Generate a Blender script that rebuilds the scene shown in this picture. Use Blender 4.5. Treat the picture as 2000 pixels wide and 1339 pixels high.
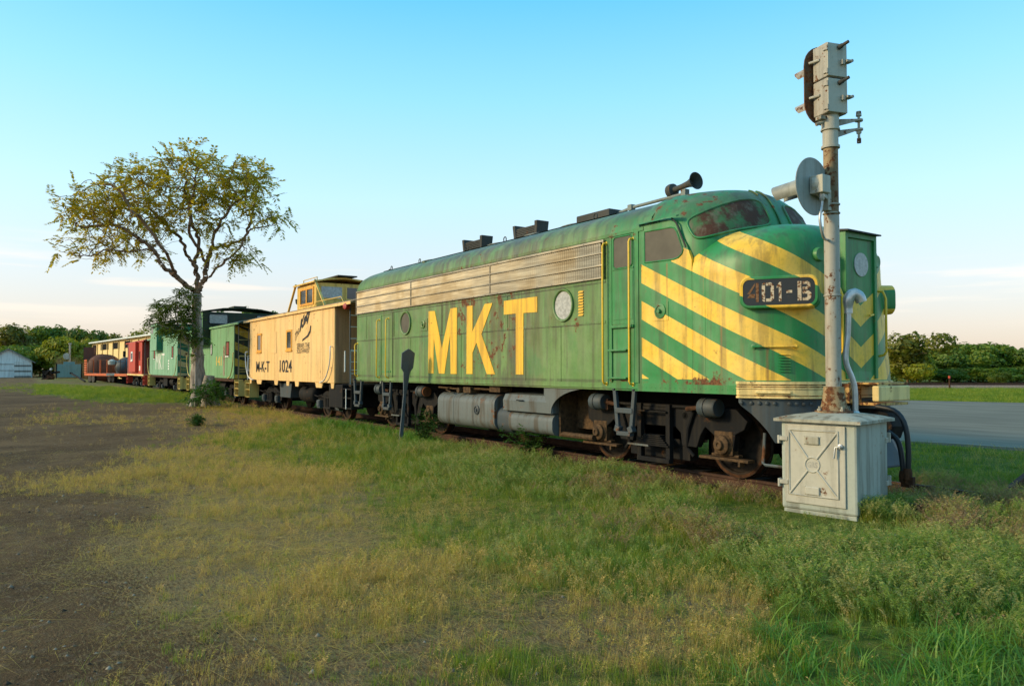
import bpy, bmesh, math, random
import numpy as np
from mathutils import Vector, Matrix
random.seed(7); RNG = np.random.default_rng(11)
sc = bpy.context.scene
for o_ in list(bpy.data.objects): bpy.data.objects.remove(o_)
COL = sc.collection
PI = math.pi; R = math.radians
# ------------------------------------------------------------ camera
CAM = np.array([20.282, -9.91, 1.624]); YAW = .589; PITCH = .032
FW = np.array([-math.cos(YAW)*math.cos(PITCH), math.sin(YAW)*math.cos(PITCH), math.sin(PITCH)])
RT = np.array([math.sin(YAW), math.cos(YAW), 0.]); UPV = np.cross(RT, FW)
VH = np.array([-math.cos(YAW), math.sin(YAW), 0.])
cd = bpy.data.cameras.new('camera'); cam = bpy.data.objects.new('camera', cd); COL.objects.link(cam)
cam.location = CAM; cam.rotation_euler = Vector(FW).to_track_quat('-Z', 'Y').to_euler()
cd.sensor_width = 36; cd.lens = 27.0; cd.clip_start = .05; cd.clip_end = 3000
sc.camera = cam
# ------------------------------------------------------------ world, sun, exposure
SUN_DIR = Vector((-.42, -.90, .40)).normalized()
SUN_EL = math.asin(SUN_DIR.z)
W = bpy.data.worlds.new('World'); sc.world = W; W.use_nodes = True
nt = W.node_tree; nt.nodes.clear()
def wn(t, **k):
    n = nt.nodes.new(t)
    for a, b in k.items(): setattr(n, a, b)
    return n
wo = wn('ShaderNodeOutputWorld')
sky = wn('ShaderNodeTexSky', sky_type='NISHITA', sun_disc=False, sun_elevation=SUN_EL,
         sun_rotation=math.atan2(SUN_DIR.x, SUN_DIR.y), air_density=1.0, dust_density=1.2, ozone_density=2.0)
b1 = wn('ShaderNodeBackground'); b1.inputs[1].default_value = .06
nt.links.new(sky.outputs[0], b1.inputs[0])
tc = wn('ShaderNodeTexCoord'); sep = wn('ShaderNodeSeparateXYZ'); nt.links.new(tc.outputs['Generated'], sep.inputs[0])
cr = wn('ShaderNodeValToRGB'); el = cr.color_ramp.elements
stops = [(0, (.60,.46,.37)), (.05, (.64,.54,.48)), (.105, (.62,.64,.635)), (.21, (.49,.765,.875)), (.33, (.27,.69,.95)),
         (.44, (.10,.54,.965)), (.65, (.16,.55,.84)), (1, (.18,.53,.78))]
el[0].position = 0; el[0].color = (*stops[0][1], 1); el[1].position = 1; el[1].color = (*stops[-1][1], 1)
for p_, c_ in stops[1:-1]:
    e_ = el.new(p_); e_.color = (*c_, 1)
nt.links.new(sep.outputs[2], cr.inputs[0])
b2 = wn('ShaderNodeBackground'); b2.inputs[1].default_value = .91
# a few thin evening cloud streaks low over the horizon
mp = wn('ShaderNodeMapping'); mp.inputs['Scale'].default_value = (2.2, 2.2, 30); nt.links.new(tc.outputs['Generated'], mp.inputs[0])
cn = wn('ShaderNodeTexNoise'); cn.inputs['Scale'].default_value = 1.6; cn.inputs['Detail'].default_value = 5; nt.links.new(mp.outputs[0], cn.inputs[0])
mr = wn('ShaderNodeMapRange', interpolation_type='SMOOTHSTEP'); mr.inputs[1].default_value = .50; mr.inputs[2].default_value = .70; nt.links.new(cn.outputs[0], mr.inputs[0])
band = wn('ShaderNodeValToRGB'); be = band.color_ramp.elements
be[0].position = .04; be[0].color = (0,0,0,1); be[1].position = .16; be[1].color = (0,0,0,1); e_ = be.new(.10); e_.color = (.9,.9,.9,1)
nt.links.new(sep.outputs[2], band.inputs[0])
mm = wn('ShaderNodeMath', operation='MULTIPLY'); nt.links.new(mr.outputs[0], mm.inputs[0]); nt.links.new(band.outputs[0], mm.inputs[1])
mx = wn('ShaderNodeMix', data_type='RGBA'); nt.links.new(mm.outputs[0], mx.inputs[0]); nt.links.new(cr.outputs[0], mx.inputs[6]); mx.inputs[7].default_value = (.93,.74,.60,1)
nt.links.new(mx.outputs[2], b2.inputs[0])
ad = wn('ShaderNodeAddShader'); nt.links.new(b1.outputs[0], ad.inputs[0]); nt.links.new(b2.outputs[0], ad.inputs[1]); nt.links.new(ad.outputs[0], wo.inputs[0])
sl = bpy.data.lights.new('sun', 'SUN'); sl.energy = 3.35; sl.angle = R(9); sl.color = (1, .77, .42)
so = bpy.data.objects.new('sun', sl); COL.objects.link(so); so.rotation_euler = SUN_DIR.to_track_quat('Z', 'Y').to_euler(); so.location = (0, -30, 30)
sc.view_settings.view_transform = 'Standard'; sc.view_settings.look = 'None'; sc.view_settings.exposure = .16; sc.view_settings.gamma = 1
sc.view_settings.use_curve_mapping = False
sc.render.engine = 'CYCLES'; sc.cycles.max_bounces = 6; sc.cycles.transparent_max_bounces = 8
# ------------------------------------------------------------ geometry helpers
def P(px, py, Z):
    """point seen in direction (px,py) of the 2000x1339 photograph, Z metres deep"""
    d = FW + RT*(px-1000)/1500. + UPV*(669.5-py)/1500.
    return CAM + d*Z
ORG = [0., 0., 0.]
def frame3(d):
    d = Vector(d).normalized(); a = Vector((0,0,1)) if abs(d.z) < .9 else Vector((1,0,0))
    x = d.cross(a).normalized(); return x, x.cross(d).normalized(), d
class MB:
    def __init__(s): s.v = []; s.f = []
    def add(s, v, f):
        n = len(s.v); s.v += [tuple(map(float, p)) for p in v]; s.f += [tuple(i+n for i in q) for q in f]; return s
    def box(s, x0, x1, y0, y1, z0, z1):
        return s.add([(x,y,z) for z in (z0,z1) for y in (y0,y1) for x in (x0,x1)],
                     [(0,2,3,1),(4,5,7,6),(0,1,5,4),(2,6,7,3),(0,4,6,2),(1,3,7,5)])
    def obox(s, c, ax, ay, az):
        c, ax, ay, az = map(Vector, (c, ax, ay, az))
        return s.add([c+ax*i+ay*j+az*k for k in (-1,1) for j in (-1,1) for i in (-1,1)],
                     [(0,2,3,1),(4,5,7,6),(0,1,5,4),(2,6,7,3),(0,4,6,2),(1,3,7,5)])
    def bar(s, p0, p1, w, h, up=None):
        p0, p1 = Vector(p0), Vector(p1); d = p1-p0; x, y, _ = frame3(d)
        if up is not None:
            y = Vector(up); x = d.normalized().cross(y).normalized(); y = x.cross(d.normalized())
        return s.obox((p0+p1)/2, x*w/2, y*h/2, d/2)
    def tube(s, pts, r, n=8, cap=True):
        pts = [Vector(p) for p in pts]; N = len(pts); rs = r if isinstance(r, (list, tuple)) else [r]*N
        vs = []; fs = []; px = None
        for i, p in enumerate(pts):
            d = (pts[min(i+1, N-1)]-pts[max(i-1, 0)]).normalized()
            if px is None: px, py, _ = frame3(d)
            else:
                px = (px-d*px.dot(d)).normalized(); py = d.cross(px)
            py = d.cross(px)
            for k in range(n):
                a = 2*PI*k/n; vs.append(p+(px*math.cos(a)+py*math.sin(a))*rs[i])
        for i in range(N-1):
            for k in range(n):
                k2 = (k+1) % n; fs.append((i*n+k, i*n+k2, (i+1)*n+k2, (i+1)*n+k))
        if cap: fs.append(tuple(range(n))[::-1]); fs.append(tuple((N-1)*n+k for k in range(n)))
        return s.add(vs, fs)
    def lathe(s, prof, c, axis, n=24, cap=True):
        """prof: (radius, distance along axis)"""
        x, y, d = frame3(axis); c = Vector(c); vs = []; fs = []; rings = []
        for r, t in prof:
            if r < 1e-6: rings.append([len(vs)]); vs.append(c+d*t)
            else:
                rings.append(list(range(len(vs), len(vs)+n)))
                for k in range(n):
                    a = 2*PI*k/n; vs.append(c+d*t+(x*math.cos(a)+y*math.sin(a))*r)
        for A, B in zip(rings, rings[1:]):
            for k in range(n):
                k2 = (k+1) % n
                if len(A) == 1 and len(B) == 1: continue
                if len(A) == 1: fs.append((A[0], B[k2], B[k]))
                elif len(B) == 1: fs.append((A[k], A[k2], B[0]))
                else: fs.append((A[k], A[k2], B[k2], B[k]))
        for ring in ((rings[0], rings[-1]) if cap else ()):
            if len(ring) > 1: fs.append(tuple(ring))
        return s.add(vs, fs)
    def prism(s, poly, plane, d0, d1):
        def q(a, b, d): return {'xz': (a,d,b), 'yz': (d,a,b), 'xy': (a,b,d)}[plane]
        n = len(poly)
        return s.add([q(a,b,d0) for a,b in poly]+[q(a,b,d1) for a,b in poly],
                     [tuple(range(n)), tuple(range(2*n-1, n-1, -1))]+[(i,(i+1)%n,n+(i+1)%n,n+i) for i in range(n)])
    def grid(s, rows):
        nr, ncol = len(rows), len(rows[0])
        return s.add([p for r_ in rows for p in r_],
                     [(i*ncol+j, i*ncol+j+1, (i+1)*ncol+j+1, (i+1)*ncol+j) for i in range(nr-1) for j in range(ncol-1)])
    def build(s, name, m, parent=None, smooth=None, bevel=0, kind=None):
        me = bpy.data.meshes.new(name); ox, oy, oz = ORG
        me.from_pydata([(x-ox, y-oy, z-oz) for x,y,z in s.v], [], s.f)
        bm = bmesh.new(); bm.from_mesh(me); bmesh.ops.recalc_face_normals(bm, faces=bm.faces); bm.to_mesh(me); bm.free()
        me.materials.append(m)
        if smooth is not None:
            me.shade_smooth()
            if smooth < 170: me.set_sharp_from_angle(angle=R(smooth))
        return link(name, me, parent, bevel, kind)
def link(name, me, parent=None, bevel=0, kind=None):
    o = bpy.data.objects.new(name, me); COL.objects.link(o)
    if parent is not None: o.parent = parent
    else: o.location = ORG
    if bevel:
        b = o.modifiers.new('bevel', 'BEVEL'); b.width = bevel; b.segments = 2; b.limit_method = 'ANGLE'; b.angle_limit = R(40); b.harden_normals = False
    if kind: o['kind'] = kind
    return o
def thing(name, label, cat, loc=(0,0,0), rz=0, group=None, local=False):
    """an Empty at the base of a thing; local=True means its parts are modelled in local coordinates"""
    o = bpy.data.objects.new(name, None); COL.objects.link(o); o.empty_display_size = .2
    o.location = loc; o.rotation_euler = (0, 0, rz); tag(o, label, cat, group)
    ORG[:] = [0,0,0] if (local or rz) else list(loc)
    return o
def tag(o, label, cat, group=None, kind=None):
    o['label'] = label; o['category'] = cat
    if group: o['group'] = group
    if kind: o['kind'] = kind
    return o
def struct(o): o['kind'] = 'structure'; return o
def copy_tree(o, parent=None):
    c = o.copy(); COL.objects.link(c)
    if parent is not None: c.parent = parent
    for ch in list(o.children): copy_tree(ch, c)
    return c
def np_mesh(name, V, F, m, attrs=None, smooth=False):
    """mesh from numpy arrays; F is (n,3) or (n,4); attrs: name -> per-vertex float"""
    me = bpy.data.meshes.new(name); V = np.asarray(V, np.float32); F = np.asarray(F, np.int32)
    me.vertices.add(len(V)); me.vertices.foreach_set('co', V.ravel())
    k = F.shape[1]; me.loops.add(F.size); me.loops.foreach_set('vertex_index', F.ravel())
    me.polygons.add(len(F)); me.polygons.foreach_set('loop_start', np.arange(0, F.size, k, dtype=np.int32))
    if smooth: me.polygons.foreach_set('use_smooth', np.ones(len(F), bool))
    for a, val in (attrs or {}).items():
        t = me.attributes.new(a, 'FLOAT', 'POINT'); t.data.foreach_set('value', np.asarray(val, np.float32))
    me.update(calc_edges=True); me.materials.append(m); return me
TEXTC = {}
def text_mesh(s, shear=0., bold=0., space=1.):
    c = bpy.data.curves.new('lettering', 'FONT'); c.body = s; c.size = 1; c.shear = shear; c.offset = bold; c.space_character = space; c.resolution_u = 3
    o = bpy.data.objects.new('lettering', c); COL.objects.link(o); bpy.context.view_layer.update()
    me = bpy.data.meshes.new_from_object(o.evaluated_get(bpy.context.evaluated_depsgraph_get()))
    bpy.data.objects.remove(o); V = np.array([v.co[:] for v in me.vertices])
    F = [tuple(p.vertices) for p in me.polygons]; bpy.data.meshes.remove(me)
    mn, mx_ = V.min(0), V.max(0); V = (V-mn)[:, :2]/(mx_-mn)[:2]
    return V, F
def text_on(name, s, m, parent, org, ux, uz, w, h, **k):
    """flat lettering, w by h metres, at org with axes ux (along) and uz (up)"""
    V, F = text_mesh(s, **k); org, ux, uz = Vector(org), Vector(ux).normalized(), Vector(uz).normalized()
    mb = MB(); mb.add([org+ux*(a*w)+uz*(b*h) for a, b in V], F); return mb.build(name, m, parent)
# ------------------------------------------------------------ material helpers
class NT:
    def __init__(s, name):
        s.m = bpy.data.materials.new(name); s.m.use_nodes = True; s.t = s.m.node_tree; s.t.nodes.clear()
        s.out = s.t.nodes.new('ShaderNodeOutputMaterial'); s.tc = s.t.nodes.new('ShaderNodeTexCoord'); s.obj = s.tc.outputs['Object']
    def n(s, t, **k):
        nd = s.t.nodes.new(t)
        for a, b in k.items(): setattr(nd, a, b)
        return nd
    def set(s, sock, v):
        if isinstance(v, bpy.types.NodeSocket): s.t.links.new(v, sock)
        elif isinstance(v, tuple) and len(v) == 3 and sock.type == 'RGBA': sock.default_value = (*v, 1)
        else: sock.default_value = v
    def math(s, op, a, b=0., c=None, clamp=False):
        nd = s.n('ShaderNodeMath', operation=op, use_clamp=clamp); s.set(nd.inputs[0], a); s.set(nd.inputs[1], b)
        if c is not None: s.set(nd.inputs[2], c)
        return nd.outputs[0]
    def noise(s, scale, detail=4, rough=.55, vec=None, stretch=None, off=0.):
        v = vec or s.obj
        if stretch or off:
            mp = s.n('ShaderNodeMapping'); s.set(mp.inputs[0], v)
            if stretch: mp.inputs['Scale'].default_value = stretch
            mp.inputs['Location'].default_value = (off, off*1.7, off*.6); v = mp.outputs[0]
        nd = s.n('ShaderNodeTexNoise'); s.set(nd.inputs['Vector'], v); nd.inputs['Scale'].default_value = scale
        nd.inputs['Detail'].default_value = detail; nd.inputs['Roughness'].default_value = rough; return nd.outputs[0]
    def ramp(s, f, lo, hi, a=0., b=1.):
        nd = s.n('ShaderNodeMapRange', interpolation_type='SMOOTHSTEP')
        for i, v in enumerate((f, lo, hi, a, b)): s.set(nd.inputs[i], v)
        return nd.outputs[0]
    def mix(s, f, a, b, mode='MIX'):
        nd = s.n('ShaderNodeMix', data_type='RGBA', blend_type=mode); s.set(nd.inputs[0], f); s.set(nd.inputs[6], a); s.set(nd.inputs[7], b); return nd.outputs[2]
    def xyz(s, v=None):
        nd = s.n('ShaderNodeSeparateXYZ'); s.set(nd.inputs[0], v or s.obj); return nd.outputs
    def attr(s, name): nd = s.n('ShaderNodeAttribute', attribute_name=name); return nd.outputs['Fac']
    def bump(s, h, strength=.2, dist=.01):
        nd = s.n('ShaderNodeBump'); nd.inputs['Strength'].default_value = strength; nd.inputs['Distance'].default_value = dist; s.set(nd.inputs['Height'], h); return nd.outputs[0]
    def bsdf(s, col, rough=.6, metal=0., spec=.4, normal=None, **k):
        nd = s.n('ShaderNodeBsdfPrincipled'); s.set(nd.inputs['Base Color'], col); s.set(nd.inputs['Roughness'], rough); s.set(nd.inputs['Metallic'], metal)
        nd.inputs['Specular IOR Level'].default_value = spec
        if normal: s.set(nd.inputs['Normal'], normal)
        for a, b in k.items(): s.set(nd.inputs[a], b)
        s.t.links.new(nd.outputs[0], s.out.inputs[0]); return s.m
RUST = (.080, .028, .011); DIRT = (.055, .042, .026)
def rusty(t, col, rust, scale=3., off=0., fine=True, streak=.35, dirtcol=DIRT):
    """paint colour -> the same paint with run-off streaks, chalking and rust blisters"""
    st = t.noise(1.0, 5, .6, stretch=(7, 7, .55), off=off); col = t.mix(t.ramp(st, .46, .64, 0, streak), col, dirtcol)
    bl = t.noise(scale*1.7, 9, .68, off=off+3); big = t.noise(.8, 2, .5, off=off+9)
    f = t.math('ADD', bl, t.math('MULTIPLY', t.math('SUBTRACT', big, .5), .35))
    thr = .70-.19*rust if not isinstance(rust, bpy.types.NodeSocket) else t.math('SUBTRACT', .70, t.math('MULTIPLY', rust, .20))
    hi = t.math('ADD', thr, .035); rm = t.ramp(f, thr, hi)
    halo = t.ramp(f, t.math('SUBTRACT', thr, .07), hi, 0, .45)
    rc = t.mix(t.ramp(t.noise(25, 3), .35, .65), RUST, (.17, .068, .024))
    col = t.mix(halo, col, t.mix(.6, col, (.20, .09, .03)))
    return t.mix(rm, col, rc), rm
def paint(name, base, fade=None, rust=.3, streak=.3, rough=.55, spec=.35, off=0., scale=3., metal=0., var=.5):
    t = NT(name); fade = fade or tuple(min(1, c*1.15+.02) for c in base)
    c = t.mix(t.ramp(t.noise(.9, 4, .6, off=off+1), .35, .65, 0, var), base, fade)
    c = t.mix(t.ramp(t.noise(18, 4, .6, off=off), .45, .7, 0, .25), c, tuple(x*.72 for x in base))
    c, rm = rusty(t, c, rust, scale, off, streak=streak)
    bmp = t.bump(t.math('ADD', t.math('MULTIPLY', t.noise(2.2, 2, .5), .6), t.math('MULTIPLY', rm, .12)), .22, .02)
    return t.bsdf(c, t.math('ADD', rough, t.math('MULTIPLY', rm, .3)), metal, spec, bmp)
def plain(name, col, rough=.7, metal=0., spec=.3, var=.3, scale=8., bump=.15, stretch=None):
    t = NT(name); n = t.noise(scale, 6, .6, stretch=stretch)
    c = t.mix(t.ramp(n, .3, .7), tuple(x*(1-var) for x in col), tuple(min(1, x*(1+var)) for x in col))
    return t.bsdf(c, rough, metal, spec, t.bump(n, bump, .01))
def foliage(name, c1, c2, trans=.35, c3=None):
    t = NT(name); a = t.attr('tint'); c = t.mix(a, c1, c2)
    oi = t.n('ShaderNodeObjectInfo').outputs['Random']
    if c3: c = t.mix(t.ramp(oi, .35, .9, 0, .8), c, c3)
    c = t.mix(.55, c, t.mix(1., c, t.mix(oi, (.45,.47,.5), (1.5,1.42,1.25)), 'MULTIPLY'))
    d = t.n('ShaderNodeBsdfDiffuse'); t.set(d.inputs[0], c); tr = t.n('ShaderNodeBsdfTranslucent'); t.set(tr.inputs[0], t.mix(1., c, (1.25, 1.2, .7), 'MULTIPLY'))
    ms = t.n('ShaderNodeMixShader'); ms.inputs[0].default_value = trans; t.t.links.new(d.outputs[0], ms.inputs[1]); t.t.links.new(tr.outputs[0], ms.inputs[2])
    gl = t.n('ShaderNodeBsdfGlossy'); gl.inputs['Roughness'].default_value = .5; gl.inputs['Color'].default_value = (.5,.5,.5,1)
    m2 = t.n('ShaderNodeMixShader'); m2.inputs[0].default_value = .04; t.t.links.new(ms.outputs[0], m2.inputs[1]); t.t.links.new(gl.outputs[0], m2.inputs[2])
    t.t.links.new(m2.outputs[0], t.out.inputs[0]); return t.m
# ------------------------------------------------------------ paints
YEL = (.82, .48, .03); CABG = (.018, .20, .052); OLDG = (.098, .215, .055)
def loco_paint(name, cab=False, stripes=False, worn=0.):
    t = NT(name); X = t.xyz(); x = t.math('ADD', X[0], 7.); y = X[1]; z = X[2]
    if cab:
        c = t.mix(t.ramp(t.noise(1.1, 4, .6), .35, .7, 0, .7), CABG, (.04, .245, .08))
        rz_ = t.ramp(z, 3.3, 4.4, 0., .62); rust = t.math('ADD', .06, rz_); rust = t.math('ADD', rust, t.math('MULTIPLY', t.ramp(z, 1.40, 1.58, .95, 0), t.math('LESS_THAN', x, 13.3)))
        rs = t.ramp(t.noise(1., 5, .6, stretch=(3, .6, .6), off=6), .40, .58, .25, .9); c = t.mix(t.math('MULTIPLY', t.ramp(z, 3.65, 4.35), rs), c, (.085, .115, .048))
    else:
        c = t.mix(t.ramp(t.noise(.8, 5, .6), .35, .65), OLDG, (.14, .25, .075))
        cabz = t.ramp(x, 10.4, 10.75); c = t.mix(cabz, c, (.02, .21, .055))
        olive = t.ramp(t.math('ABSOLUTE', t.math('SUBTRACT', x, 6.7)), 1.3, 3.4, .95, .30)
        up = t.ramp(z, 1.6, 2.5, .55, 1.)
        ns = t.ramp(t.noise(1., 6, .6, stretch=(6, 6, .3)), .38, .58)
        c = t.mix(t.math('MULTIPLY', t.math('MULTIPLY', olive, up), ns), c, (.10, .105, .032))
        gs = t.math('MULTIPLY', t.ramp(t.math('ABSOLUTE', t.math('SUBTRACT', x, 7.75)), .25, 1.0, .75, 0.), t.ramp(t.noise(1.3, 5, .6, stretch=(2.5, 1, .6), off=12), .42, .56)); c = t.mix(gs, c, (.075, .078, .045))
        pt = t.ramp(t.noise(1.4, 3, .5, off=5), .58, .7); c = t.mix(t.math('MULTIPLY', pt, .4), c, (.02, .18, .04))
        rx = t.ramp(t.math('ABSOLUTE', t.math('SUBTRACT', x, 6.7)), .9, 2.0, .85, .05)
        rust = t.math('MULTIPLY', t.math('MULTIPLY', rx, t.ramp(z, 1.2, 2.6, .50, .85)), t.ramp(z, 3.7, 3.85, 1., .1))
        rust = t.math('ADD', rust, t.ramp(z, 3.75, 4.3, 0, .16))
        rs = t.ramp(t.noise(1., 5, .6, stretch=(4, .5, .5), off=6), .38, .58, .3, .95); c = t.mix(t.math('MULTIPLY', t.ramp(z, 3.84, 4.2), rs), c, (.080, .085, .042))
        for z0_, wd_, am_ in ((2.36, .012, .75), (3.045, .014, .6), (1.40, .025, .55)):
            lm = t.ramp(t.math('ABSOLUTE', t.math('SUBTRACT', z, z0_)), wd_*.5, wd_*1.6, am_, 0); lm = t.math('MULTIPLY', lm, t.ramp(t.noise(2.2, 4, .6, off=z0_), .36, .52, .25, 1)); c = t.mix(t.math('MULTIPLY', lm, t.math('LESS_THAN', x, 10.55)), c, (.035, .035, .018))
    if stripes:
        v = t.math('ADD', z, t.math('MULTIPLY', t.math('SUBTRACT', x, 11.34), .47))
        ay = t.math('ABSOLUTE', y)
        v = t.math('ADD', v, t.math('MULTIPLY', t.math('POWER', t.math('MAXIMUM', t.math('SUBTRACT', 1., t.math('DIVIDE', ay, 1.5)), 0.), 1.6), t.ramp(x, 12.2, 13.2, 0, .62)))
        ph = t.math('MODULO', t.math('ADD', t.math('SUBTRACT', 3.268, v), 5.72), .572)
        m = t.math('LESS_THAN', ph, .291)
        m = t.math('MULTIPLY', m, t.math('GREATER_THAN', x, 11.345)); m = t.math('MULTIPLY', m, t.math('GREATER_THAN', z, 1.452))
        m = t.math('MULTIPLY', m, t.math('LESS_THAN', v, 4.45))
        lim = t.math('MULTIPLY_ADD', t.math('GREATER_THAN', x, 12.04), .55, 3.5)
        lim = t.math('MULTIPLY_ADD', t.math('GREATER_THAN', x, 12.5), .8, lim)
        m = t.math('MULTIPLY', m, t.math('LESS_THAN', v, lim))
        yc = t.mix(t.ramp(t.noise(1.2, 4, .6, off=2), .35, .7), YEL, (.82, .52, .075))
        c = t.mix(m, c, yc)
    c = t.mix(t.ramp(t.noise(20, 3, .6), .45, .75, 0, .22), c, (.05, .09, .035))
    if cab:
        for sx, sz, wd in ((12.68, 3.25, .035), (13.30, 2.45, .05), (13.62, 1.88, .04), (11.95, 3.2, .03), (12.98, 2.2, .03)):
            k = t.math('MULTIPLY', t.ramp(t.math('ABSOLUTE', t.math('SUBTRACT', x, sx)), 0, wd, .75, 0), t.ramp(z, sz-1.3, sz, .2, 1)); k = t.math('MULTIPLY', k, t.math('LESS_THAN', z, sz)); k = t.math('MULTIPLY', k, t.ramp(t.noise(1., 4, .6, stretch=(14, 14, 1.2), off=sx), .36, .6)); c = t.mix(k, c, (.24, .10, .022))
    chip = t.ramp(t.noise(26, 5, .7, off=21), .66, .70, 0, .8); c = t.mix(chip, c, (.11, .05, .022)); chalk = t.ramp(t.noise(1., 5, .62, stretch=(3.5, 3.5, .8), off=15), .45, .66, 0, .30); c = t.mix(chalk, c, t.mix(.45, c, (.34, .33, .22)))
    c, rm = rusty(t, c, rust, 3.2, 0, streak=.42)
    bmp = t.bump(t.math('ADD', t.math('MULTIPLY', t.noise(1.9, 2, .5), 1.3), t.math('MULTIPLY', rm, .1)), .35, .05)
    return t.bsdf(c, t.math('ADD', .45, t.math('MULTIPLY', rm, .4)), 0, .4, bmp)
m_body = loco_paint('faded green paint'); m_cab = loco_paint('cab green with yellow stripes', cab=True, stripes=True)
m_cabg = loco_paint('cab green paint', cab=True)
m_yel = paint('yellow paint', (.86, .52, .06), (.86, .60, .16), .12, .22, .5)
m_letter = paint('weathered yellow lettering', (.82, .47, .035), (.76, .41, .04), .14, .35, .55, scale=2.4)
m_rail = paint('yellow handrail paint', (.82, .50, .03), (.85, .55, .05), .22, .15, .45)
m_cream = paint('cream yellow paint', (.80, .58, .22), (.85, .68, .34), .38, .3, .55)
m_creamr = paint('rusted cream paint', (.62,.40,.13), (.42,.17,.05), .9, .6, .7, scale=5)
m_under = paint('dusty black underframe paint', (.007, .0075, .009), (.014, .013, .012), .12, .2, .75, .15)
m_steel = paint('dark blue grey paint', (.038, .054, .064), (.058, .077, .088), .2, .4, .6)
m_tank = paint('blue grey tank paint', (.095, .115, .118), (.135, .15, .145), .26, .75, .55, off=4)
m_roof = paint('grey roof paint', (.15, .18, .165), (.22, .245, .225), .3, .3, .7)
m_soot = paint('sooty stack steel', (.035, .037, .035), (.075, .075, .068), .35, .3, .8)
m_brown = plain('greasy brown iron', (.070, .040, .018), .8, 0, .25, .5, 14, .5)
m_rustiron = plain('rusty iron', (.055, .024, .011), .85, 0, .2, .45, 12, .4)
m_wheel = plain('grimy wheel steel', (.020, .014, .010), .8, 0, .2, .5, 9)
m_dark = plain('black recess', (.008, .008, .008), .9, 0, .1)
m_rubber = plain('black rubber', (.012, .014, .016), .5, 0, .4)
m_glass = plain('dusty window glass', (.095, .085, .065), .6, 0, .25, .15, 3)
m_frost = plain('frosted pale glass', (.36, .36, .34), .4, 0, .5, .25, 20)
m_dglass = plain('dark window glass', (.05, .055, .06), .12, 0, .6, .3, 2)
def stainless():
    t = NT('stainless grille steel'); n = t.noise(1., 5, .6, stretch=(1.2, 1.2, 22)); d = t.noise(1.6, 3, .5)
    c = t.mix(t.ramp(n, .3, .75), (.24, .20, .14), (.42, .365, .265)); c = t.mix(t.ramp(d, .46, .70, 0, .4), c, (.19, .125, .05))
    return t.bsdf(c, t.ramp(d, .3, .7, .34, .52), .9, .5, t.bump(t.noise(.9, 2, .5), .35, .03))
m_stain = stainless()
def ws_paint():
    t = NT('painted over windscreen'); c = t.mix(t.ramp(t.noise(2.2, 5, .65), .46, .6), (.075, .032, .018), (.06, .15, .06))
    c = t.mix(t.ramp(t.noise(8, 6, .7, stretch=(1, 1, .5)), .48, .68, 0, .7), c, (.16, .13, .09)); return t.bsdf(c, .7, 0, .2, t.bump(t.noise(20, 3), .15, .01))
m_ws = ws_paint()

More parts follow.
